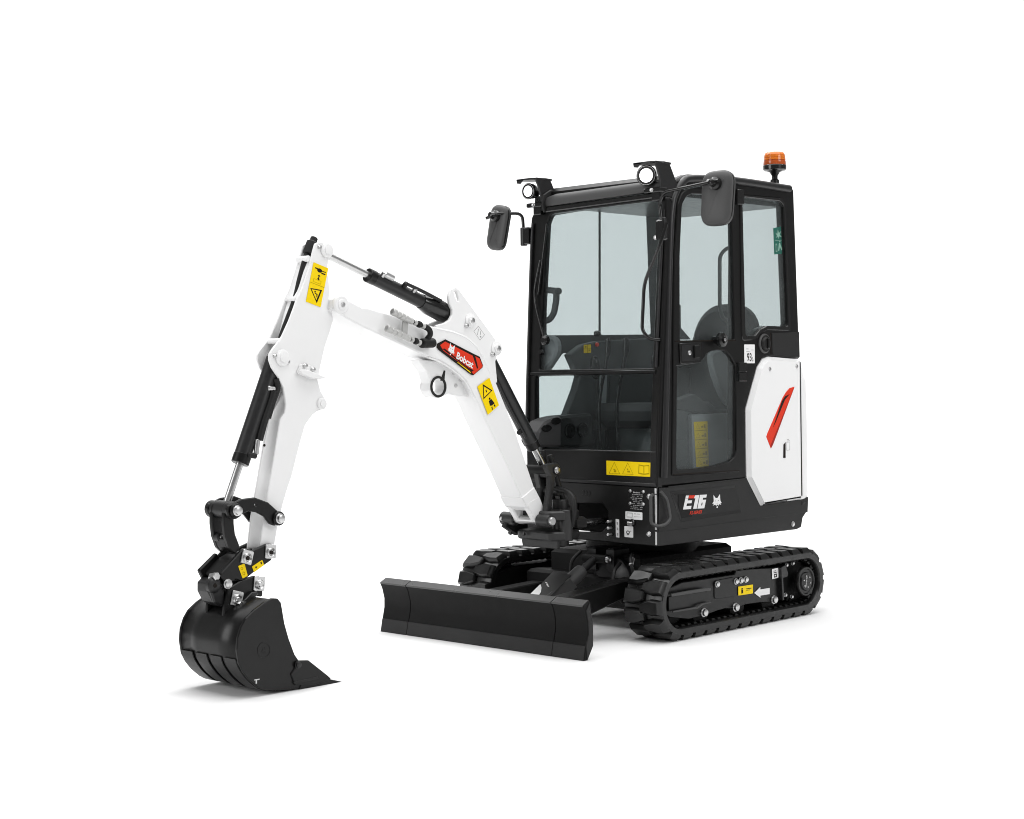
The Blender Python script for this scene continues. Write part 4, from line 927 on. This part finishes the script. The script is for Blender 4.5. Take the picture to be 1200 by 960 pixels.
rod('hose_end', fq.p3((494, 402.4)), fq.p3((511, 401.8), -.02), .022, 'hose', QC)

# ---- hydraulic cylinders
def cyl(name, A, B, rb, rr, frac, lab, flip=False):
    t = E(name); t['label'] = lab; A, B = V(A), V(B); d = (B-A).normalized(); L = (B-A).length
    rod('piston_rod', A, A+d*(L*frac+.03), rr, 'chrome', t, 24)
    rod('cylinder_barrel', A+d*L*frac, B-d*.0, rb, 'satin', t, 32, .006)
    rod('gland_nut', A+d*(L*frac-.012), A+d*(L*frac+.03), rb*1.05, 'black', t, 32)
    return t, A, B, d, L
f0 = side(.0)
pin_top = side(.05).p3((382.6, 293.4)); pin_br = fk.p3((551, 375.8))
t, A, B, d, L = cyl('arm_cylinder', (pin_top.x, 0, pin_top.z), (pin_br.x, 0, pin_br.z), .031, .0165, .335, 'black arm cylinder with chrome rod lying above the boom')
rod('rod_eye', A+V((0, -.03, 0)), A+V((0, .03, 0)), .034, 'satin', t)
lathe('hose_guard', [(.034, 0), (.046, .05), (.048, .13), (.040, .19), (.03, .20)], A+d*L*.70, d, 'gloss', t, 24)
for s in (.40, .55, .62):
    c = A+d*L*s+V((0, .024, .018)); rod('port_fitting', c, c+V((0, .022, .016)), .012, 'zinc' if s != .55 else 'hose', t, 12)
pipe('feed_pipe', [A+d*L*.55+V((0, .045, .03)), A+d*L*.66+V((0, .046, .032)), A+d*L*.8+V((0, .046, .03))], .008, 'satin', t)
rod('port_block', A+d*L*.40+V((0, .03, .03)), A+d*L*.47+V((0, .03, .03)), .016, 'zinc', t)
p_t = fk.p3((581.4, 408.5)); p_b = V((pu.x, 0, pu.z))
Bt = f0.p3((572, 420)); Bb = f0.p3((640.5, 553.5))
t, A, B, d, L = cyl('boom_cylinder', Bb, Bt, .034, .018, .24, 'black boom cylinder with short chrome rod behind the boom')
rod('rod_eye', A+V((0, -.04, 0)), A+V((0, .04, 0)), .034, 'satin', t)
pipe('feed_pipe', [A+d*L*.35+V((.035, .03, -.02)), A+d*L*.6+V((.04, .03, -.025)), A+d*L*.9+V((.036, .03, -.02))], .007, 'satin', t)
rod('port_fitting', A+d*L*.42+V((.03, .02, -.02)), A+d*L*.42+V((.06, .03, -.035)), .012, 'satin', t)

# ================================================================== ARM
AR = E('dipper_arm')
fA = side(.047)
near = [(368, 291), (369.5, 285.6), (375, 283.2), (383, 283.8), (388, 289), (388.4, 296), (385.2, 305), (383.8, 315), (385.6, 330), (387, 340), (385.5, 352), (388, 362), (391, 374), (388, 386), (381.2, 406), (376, 429), (372.6, 445), (376, 458), (381.6, 468), (382, 474), (379, 479.5), (372, 482), (366.7, 486), (358, 498), (351.7, 520), (341.7, 560), (337.7, 571), (331.5, 592), (325.5, 618), (321.5, 641), (317, 650), (305, 652), (304.5, 645), (309, 606), (317, 560), (328, 492), (333.5, 484), (335, 474), (332.2, 455), (325.5, 441), (318.8, 431), (315.6, 422), (315.8, 415), (319.4, 409), (327.5, 399), (331, 393.6), (339, 376), (345, 360), (349, 348), (355, 336), (361.5, 316)]
arm_o = rnd(fA.pp(near), .008)
for yy in (.047, -.035): plate('arm_plate', side(yy), arm_o, .012, 'white', AR, (), .003)
# core box of the lower arm between the plates
core = fA.pp([(329, 494), (340, 470), (352, 440), (372, 430), (372, 447), (357, 497), (351, 520), (341, 560), (331, 592), (321, 640), (304.6, 645), (309, 606), (317, 560)])
plate('arm_box', side(.038), rnd(core, .01), .076, 'white', AR, (), .003)
core2 = fA.pp([(353, 345), (362, 318), (382, 320), (385, 350), (388, 372), (379, 406), (372, 440), (352, 440), (345, 420), (338, 402), (345, 372)])
plate('arm_box', side(.036), rnd(core2, .01), .072, 'white', AR, (), .003)
# front web with its slot
wl = fA.pp([(366.5, 302), (360, 318), (354, 338), (348, 352.5)])
rows = []
for a, b in wl: rows.append([(-a+.004, y, b) for y in (-.040, -.018)])
for nm, ya, yb in (('arm_web', -.038, .038),):
    pts = smooth_line([(-a-.004, 0, b) for a, b in wl], 4); rr = [[(p[0], ya, p[2]), (p[0], yb, p[2])] for p in pts]
    o = link(nm, grid_mesh(rr, nm), 'white', AR, 40); md = o.modifiers.new('thick', 'SOLIDIFY'); md.thickness = .008; md.offset = 0
q = fA.p3((362.5, 303)); rod('web_top', (q.x-.004, -.038, q.z), (q.x-.004, .038, q.z), .014, 'white', AR)
q = fA.p3((329, 399.5)); rod('web_bottom', (q.x-.004, -.038, q.z), (q.x-.004, .038, q.z), .012, 'white', AR)
fh = side(.01)
pipe('hydraulic_hose', [fh.p3(p) for p in ((368, 282), (360, 297), (352, 325), (346, 350), (338, 372), (330, 394), (326, 410))], .013, 'hose', AR)
pipe('hydraulic_hose', [side(-.02).p3(p) for p in ((370, 284), (361, 297), (353, 325), (347, 350), (339, 372), (331, 394), (327, 410))], .013, 'hose', AR)
rod('hose_end', fh.p3((361, 298)), fh.p3((366.5, 284)), .026, 'hose', AR); rod('hose_end', fh.p3((366, 285)), fh.p3((368.6, 278.5), 0), .016, 'hose', AR)
for p, r in (((382.6, 293.4), .026), ((330.4, 419.4), .028), ((376.4, 473.2), .02)):
    c = fA.p3(p); lathe('pin_boss', [(r*1.25, -.002), (r*1.25, .007), (r, .011), (r*.7, .011), (r*.66, .015), (r*.2, .016)], c, (0, 1, 0), 'white', AR, 24); rod('pivot_pin', c+V((0, -.10, 0)), c+V((0, -.002, 0)), r*.75, 'zinc', AR)
for p in ((374, 289.5), (321.8, 417.2), (337, 424.5)): bolt('bolt', fA.p3(p, .001), (0, 1, 0), .008, 'zinc', AR, .008)
pplate('step_bracket', fA, [(346.6, 436), (348, 433), (354, 433.4), (375.4, 441.5), (376, 443.6), (369, 444.2), (362, 444), (349, 438.4)], .03, 'white', AR, .003, (), .003, .032)
pplate('bracket_tab', fA, [(347.6, 436), (350, 427.5), (356, 426), (368, 430.5), (372, 441)], .006, 'white', AR, .006, (), .002, .006)
for p in ((356.2, 428.8), (365.4, 433.2)): bolt('bracket_bolt', fA.p3(p, .006), (0, 1, 0), .010, 'zinc', AR, .010)
plate('drain_hole', side(.0), circ(side(.0).px((310, 522)), .006, 10), .003, 'ink', AR, (), 0)
st, pt = sticker('warning_sticker', fA, [(358.2, 353.6), (375.4, 360.2), (384.4, 314.6), (367.2, 307.4)], 'yellow', EX, .001)
marks('warning_triangle', pt, [([(.1, .36), (.88, .42), (.7, .06)], [(.2, .345), (.77, .385), (.64, .125)]), ([(.4, .33), (.5, .335), (.48, .29), (.64, .28), (.66, .2), (.6, .2), (.58, .26), (.46, .27)],)], 'ink', st)
marks('operator_symbol', pt, [(circ((.48, .86), .17, 10, .05),), (rect(.16, .87, .34, .90),), (rect(.62, .8, .9, .83),), (rect(.62, .86, .9, .88),), ([(.5, .76), (.6, .72), (.54, .72), (.54, .66), (.6, .66), (.5, .61), (.42, .66), (.48, .66), (.48, .72), (.42, .72)],)], 'ink', st)
marks('sticker_lines', pt, [(rect(0, .495, 1, .505),), frame_rect(.2, .54, .72, .62, .015, .006)], 'faint', st)

# bucket cylinder
pl_ = fA.p3((330.4, 419.4)); lk = side(.075).p3((276, 598.5))
t, A, B, d, L = cyl('bucket_cylinder', (lk.x, 0, lk.z), (pl_.x, 0, pl_.z), .036, .016, .315, 'grey black bucket cylinder hanging along the front of the arm')
rod('rod_eye', A+V((0, -.035, 0)), A+V((0, .035, 0)), .038, 'satin', t)
fcy = side(.035)
rod('port_fitting', fcy.p3((290, 533)), fcy.p3((300, 534.5)), .012, 'hose', t); rod('port_fitting', fcy.p3((300, 533)), fcy.p3((302, 515)), .011, 'zinc', t)
rod('port_fitting', fcy.p3((314, 455)), fcy.p3((321.6, 456)), .011, 'zinc', t)
pipe('hydraulic_hose', [fcy.p3(p) for p in ((321, 458), (318, 470), (311, 490), (306, 508), (304, 516))], .016, 'hose', t)
pipe('hydraulic_hose', [fcy.p3(p) for p in ((323, 444), (325, 455), (320, 470), (314, 490))], .014, 'hose', t)

# ================================================================== LINKAGE, COUPLER, BUCKET
LK = E('bucket_linkage')
ban = [(265, 597), (268, 592.5), (282.7, 585), (298.7, 583), (314.8, 589), (327.4, 600.4), (330.2, 607.5), (328, 614), (322, 616.3), (316.6, 614.2), (310, 605.5), (301, 600.6), (292, 599.2), (282.7, 603.2), (275, 607.8), (268, 605)]
fl1 = side(.075)
bo = rnd(fl1.pp(ban), .01)
plate('guide_link', fl1, bo, .016, 'black', LK, [circ(fl1.px((299.5, 591.6)), .005, 8)], .004); plate('guide_link', side(-.059), bo, .016, 'black', LK, (), .004)
for p in ((275.8, 598.4), (325.8, 607.6)):
    c = fl1.p3(p); lathe('pin_collar', [(.03, -.002), (.03, .008), (.026, .012)], c, (0, 1, 0), 'black', LK, 20); bolt('pin_bolt', c+V((0, .01, 0)), (0, 1, 0), .018, 'zinc', LK, .02)
    rod('link_pin', c+V((0, -.155, 0)), c, .026, 'satin', LK)
c = fl1.p3((275.8, 598.4)); rod('pin_sleeve', c+V((0, -.07, 0)), c+V((0, -.004, 0)), .036, 'satin', LK); rod('pin_sleeve', c+V((0, -.165, 0)), c+V((0, -.115, 0)), .036, 'satin', LK)
hl = [(262.5, 600), (274.5, 604), (274.6, 614), (276, 626), (280.8, 638.7), (281, 645), (275, 649), (269, 643), (264.4, 630), (262.6, 615)]
fl2 = side(.052)
plate('tipping_link', fl2, rnd(fl2.pp(hl), .01), .022, 'black', LK, (), .004); plate('tipping_link', side(-.03), rnd(fl2.pp(hl), .01), .022, 'black', LK, (), .004)
plate('link_web', side(.032), rnd(fl2.pp([(266, 632), (273, 630), (279, 641), (274, 648), (269, 642)]), .005), .064, 'black', LK, (), .004)
q = side(-.04).p3((253.8, 629.4)); lathe('grease_boss', [(.02, 0), (.02, .03), (.012, .036)], q, (0, 1, 0), 'satin', LK, 16); bolt('bolt', q+V((0, .034, 0)), (0, 1, 0), .009, 'zinc', LK, .008)

QH = E('quick_hitch')
fh1 = side(.066)
hp = [(257.5, 674), (285, 643.4), (290, 643), (295, 645.6), (312.5, 637.8), (318, 637.2), (321.6, 640), (322.4, 648), (318, 657), (297.6, 671), (284, 681.5), (276, 679), (270, 684), (263, 681)]
plate('hitch_plate', fh1, rnd(fh1.pp(hp), .012), .018, 'black', QH, (), .004); plate('hitch_plate', side(-.048), rnd(fh1.pp(hp), .012), .018, 'black', QH, (), .004)
plate('hitch_core', side(.046), rnd(fh1.pp([(257.5, 675), (272, 658), (285, 650), (297, 672), (284, 680), (270, 684)]), .01), .092, 'dark', QH, (), .004)
for p, rot in (((289, 653), .3), ((316.6, 646.4), .1)):
    a, b = fh1.px(p); R2 = Matrix.Rotation(-rot, 2)
    plate('square_washer', fh1, rnd([tuple(V((a, b))+R2 @ V(v)) for v in ((-.028, -.029), (.028, -.029), (.028, .029), (-.028, .029))], .007), .007, 'zinc', QH, (), .002, .007)
    lathe('pin_end', [(.020, .0), (.020, .006), (.016, .008), (.012, .003)], fh1.at(a-.002, b-.003, .007), (0, 1, 0), 'zinc', QH, 20); lathe('pin_hole', [(.009, 0), (.009, .0025), (.008, .003)], fh1.at(a-.002, b-.003, .0105), (0, 1, 0), 'ink', QH, 14)
    rod('hitch_pin', fh1.at(a, b, -.14), fh1.at(a, b, 0), .022, 'satin', QH)
st, pt = sticker('warning_sticker', fh1, [(284, 678), (290, 674.8), (286.2, 660.4), (278.8, 663.4)], 'yellow', EX, .001)
marks('sticker_marks', pt, [(circ((.5, .3), .22, 10, .14), circ((.5, .3), .15, 10, .09)), (circ((.45, .7), .2, 10, .12), circ((.45, .7), .14, 10, .08))], 'faint', st)
st, pt = sticker('warning_sticker', fh1, [(297.4, 670.8), (309.2, 662.4), (307, 656.2), (295, 664)], 'yellow', EX, .001)
marks('sticker_marks', pt, [(rect(.25, .35, .35, .65),), (rect(.78, .4, .88, .8),), (rect(.2, .47, .4, .53),)], 'ink', st)
# latch body at the front of the hitch
plate('far_cheek', side(-.04), rnd(side(-.04).pp([(233.5, 668.5), (254, 648), (262, 660), (262, 700), (245, 700), (243, 688)]), .008), .02, 'black', QH, (), .004)
fl3 = side(.03)
plate('latch_block', fl3, rnd(fl3.pp([(244, 684), (250, 677.6), (258, 680), (263, 690), (265, 704), (262, 712), (250, 706), (244, 694)]), .01), .08, 'satin', QH, (), .006)
plate('latch_lever', side(.05), rnd(fl3.pp([(241.6, 683), (246, 677.6), (252, 678.6), (256, 686), (260, 694), (261, 711), (248, 706), (244, 694)]), .008), .018, 'satin', QH, (), .006)
c = side(.052).p3((250, 686)); lathe('latch_boss', [(.032, -.01), (.032, .008), (.024, .012), (.012, .012)], c, (0, 1, 0), 'satin', QH, 20); lathe('pin_hole', [(.009, 0), (.008, .002)], c+V((0, .0122, 0)), (0, 1, 0), 'ink', QH, 12)
q = side(.05).p3((251, 676)); rod('latch_nut', q+V((0, -.02, -.004)), q+V((0, .02, .004)), .018, 'zinc', QH, 6)
bolt('lock_bolt', side(.066).p3((266.6, 684.4), .001), (0, 1, 0), .017, 'zinc', QH, .012)

BK = E('bucket'); BK['label'] = 'black digging bucket resting on the floor'
YB = .217; YF = -.183; fb1 = side(YB)
sp_ = [(349.5, 773), (345.6, 767.2), (338.8, 748.8), (333.8, 731), (330.8, 713), (329.6, 706.4), (325.8, 701.6), (319, 701.2), (311.5, 705), (298, 715), (288, 725), (282.5, 735), (278.6, 748), (277.6, 762), (280, 778), (285, 788), (292, 797), (302, 805.5), (310, 808.6), (325, 809.4), (345, 808), (366, 805.4), (358, 788)]
so = fb1.pp(sp_)
near_plate = plate('side_plate', fb1, rnd(so, .006), .014, 'black', BK, (), .003); plate('side_plate', side(YF+.014), rnd(so, .006), .014, 'black', BK, (), .003)
# wrapper: the curved back sheet between the side plates
wr = smooth_line(fb1.pp([(324.5, 703.5), (318.8, 702.6), (311.5, 706), (298, 716), (288.6, 726), (283.4, 736), (279.6, 748.6), (278.6, 762), (281, 777.6), (286, 787.4), (292.8, 796), (302.6, 804.2), (310.4, 807.2), (325, 808), (345, 806.6), (372, 802.8)]), 3)
rows = [[(-a, y, b) for y in (YF+.006, -.06, .08, YB-.006)] for a, b in wr]
wp = link('wrapper', grid_mesh(rows, 'wrapper'), 'black', BK, 60)
md = wp.modifiers.new('thick', 'SOLIDIFY'); md.thickness = .012; md.offset = 1
# cutting lip and side cutters
tip = fb1.px((402, 799.5)); 
lipf = Fr((0, YB+.004, 0), (-1, 0, 0), (0, 0, 1))
plate('cutting_lip', lipf, [fb1.px((357, 790)), fb1.px((398, 798.4)), fb1.px((402.4, 799.5)), fb1.px((366, 805.8)), fb1.px((350, 807.6))], YB-YF+.008, 'black', BK, (), .002)
for yy, th in ((YB+.006, .016), (YF+.010, .016)):
    plate('side_cutter', side(yy), rnd(fb1.pp([(350.5, 774), (360.8, 773.8), (382.4, 791), (388, 796), (368, 803), (345, 803), (340, 790)]), .005), th, 'black', BK, (), .003)
bolt('cutter_bolt', side(YB+.006).p3((349, 779)), (0, 1, 0), .013, 'satin', BK, .012)
pplate('lip_wear_strip', side(YB+.0065), [(343.5, 799.4), (372, 793), (373, 795.6), (345, 801.4)], .004, 'skirt', BK, 0, (), .001, .002)
# wear straps on the heel
nrm = []
def off(pts, d):
    out = []
    for i, p in enumerate(pts):
        a, b = V(pts[max(0, i-1)]), V(pts[min(len(pts)-1, i+1)]); t = (b-a).normalized(); n = V((t.y, -t.x)); out.append(tuple(V(p)+n*d))
    return out
i0 = 23; heel = wr[i0:40]
o1 = off(heel, .007); o2 = off(heel, -.007)
ctr = V((1.35, .2))
if (V(o1[5])-V((-ctr.x*-1, ctr.y))).length < (V(o2[5])-V((ctr.x*1, ctr.y))).length: pass
dist = lambda L: sum((V(p)-V((-1.33, .2))).length for p in L)
outl = o1 if dist(o1) > dist(o2) else o2
for y in (-.128, -.030, .068, .166):
    plate('wear_strap', Fr((0, y+.038, 0), (-1, 0, 0), (0, 0, 1)), outl+heel[::-1], .078, 'black', BK, (), .0025)
# ears that carry the pins
fe = side(.072)
ear = [(262.5, 730), (264, 712), (268.5, 690), (283, 681), (298, 675.4), (305, 675), (309, 679), (309.4, 700), (298, 698), (284, 712), (268, 731)]
for yy in (.066, -.05): plate('bucket_ear', side(yy), rnd(fe.pp(ear), .01), .016, 'black', BK, (), .004)
plate('ear_flange', side(.085), fe.pp([(261, 728), (293, 694), (299, 693), (301, 696), (268, 729.6)]), .03, 'satin', BK, (), .003)
for p, rot in (((277, 701.4), .25), ((303, 684), .1)):
    fx_ = side(.066); a, b = fx_.px(p); R2 = Matrix.Rotation(-rot, 2)
    plate('square_washer', fx_, rnd([tuple(V((a, b))+R2 @ V(v)) for v in ((-.028, -.030), (.028, -.030), (.028, .030), (-.028, .030))], .007), .007, 'zinc', BK, (), .002, .008)
    lathe('pin_end', [(.021, 0), (.021, .007), (.017, .010), (.012, .008), (.008, .012), (.003, .012)], fx_.at(a-.002, b-.003, .007), (0, 1, 0), 'zinc', BK, 20)
    rod('bucket_pin', fx_.at(a, b, -.13), fx_.at(a, b, 0), .022, 'satin', BK)
# gussets and stiffener under the ears, embossed emblem, serial marks
em = Patch(fb1, (303, 770), (315.5, 769), (303, 755), .0)
cx, cy = .5, .5
marks('cast_emblem', em, [(circ((.5, .5), .62, 28), circ((.5, .5), .56, 28))]+[tuple([[(.5+x*.42, .36+y*.42) for x, y in L] for L in sh]) for sh in cat_head(1.0)][:1], 'black', BK, .0014)
marks('stamped_mark', Patch(fb1, (298, 800), (304, 799), (298, 796), 0), [(rect(.0, .6, 1, .9),), (rect(.25, -.4, .5, .6),)], 'trim', BK, .001)
q = side(YB).p3((282.5, 761.5)); rod('drain_lug', q+V((.008, -.012, -.02)), q+V((.008, -.012, .02)), .007, 'zinc', BK)

# ------------------------------------------------------------------ bookkeeping: parts sit under the machine, positions unchanged
bpy.context.view_layer.update()
off_ = EX.location.copy()
for o in list(COL.objects):
    if o.parent is EX: o.location = o.location-off_
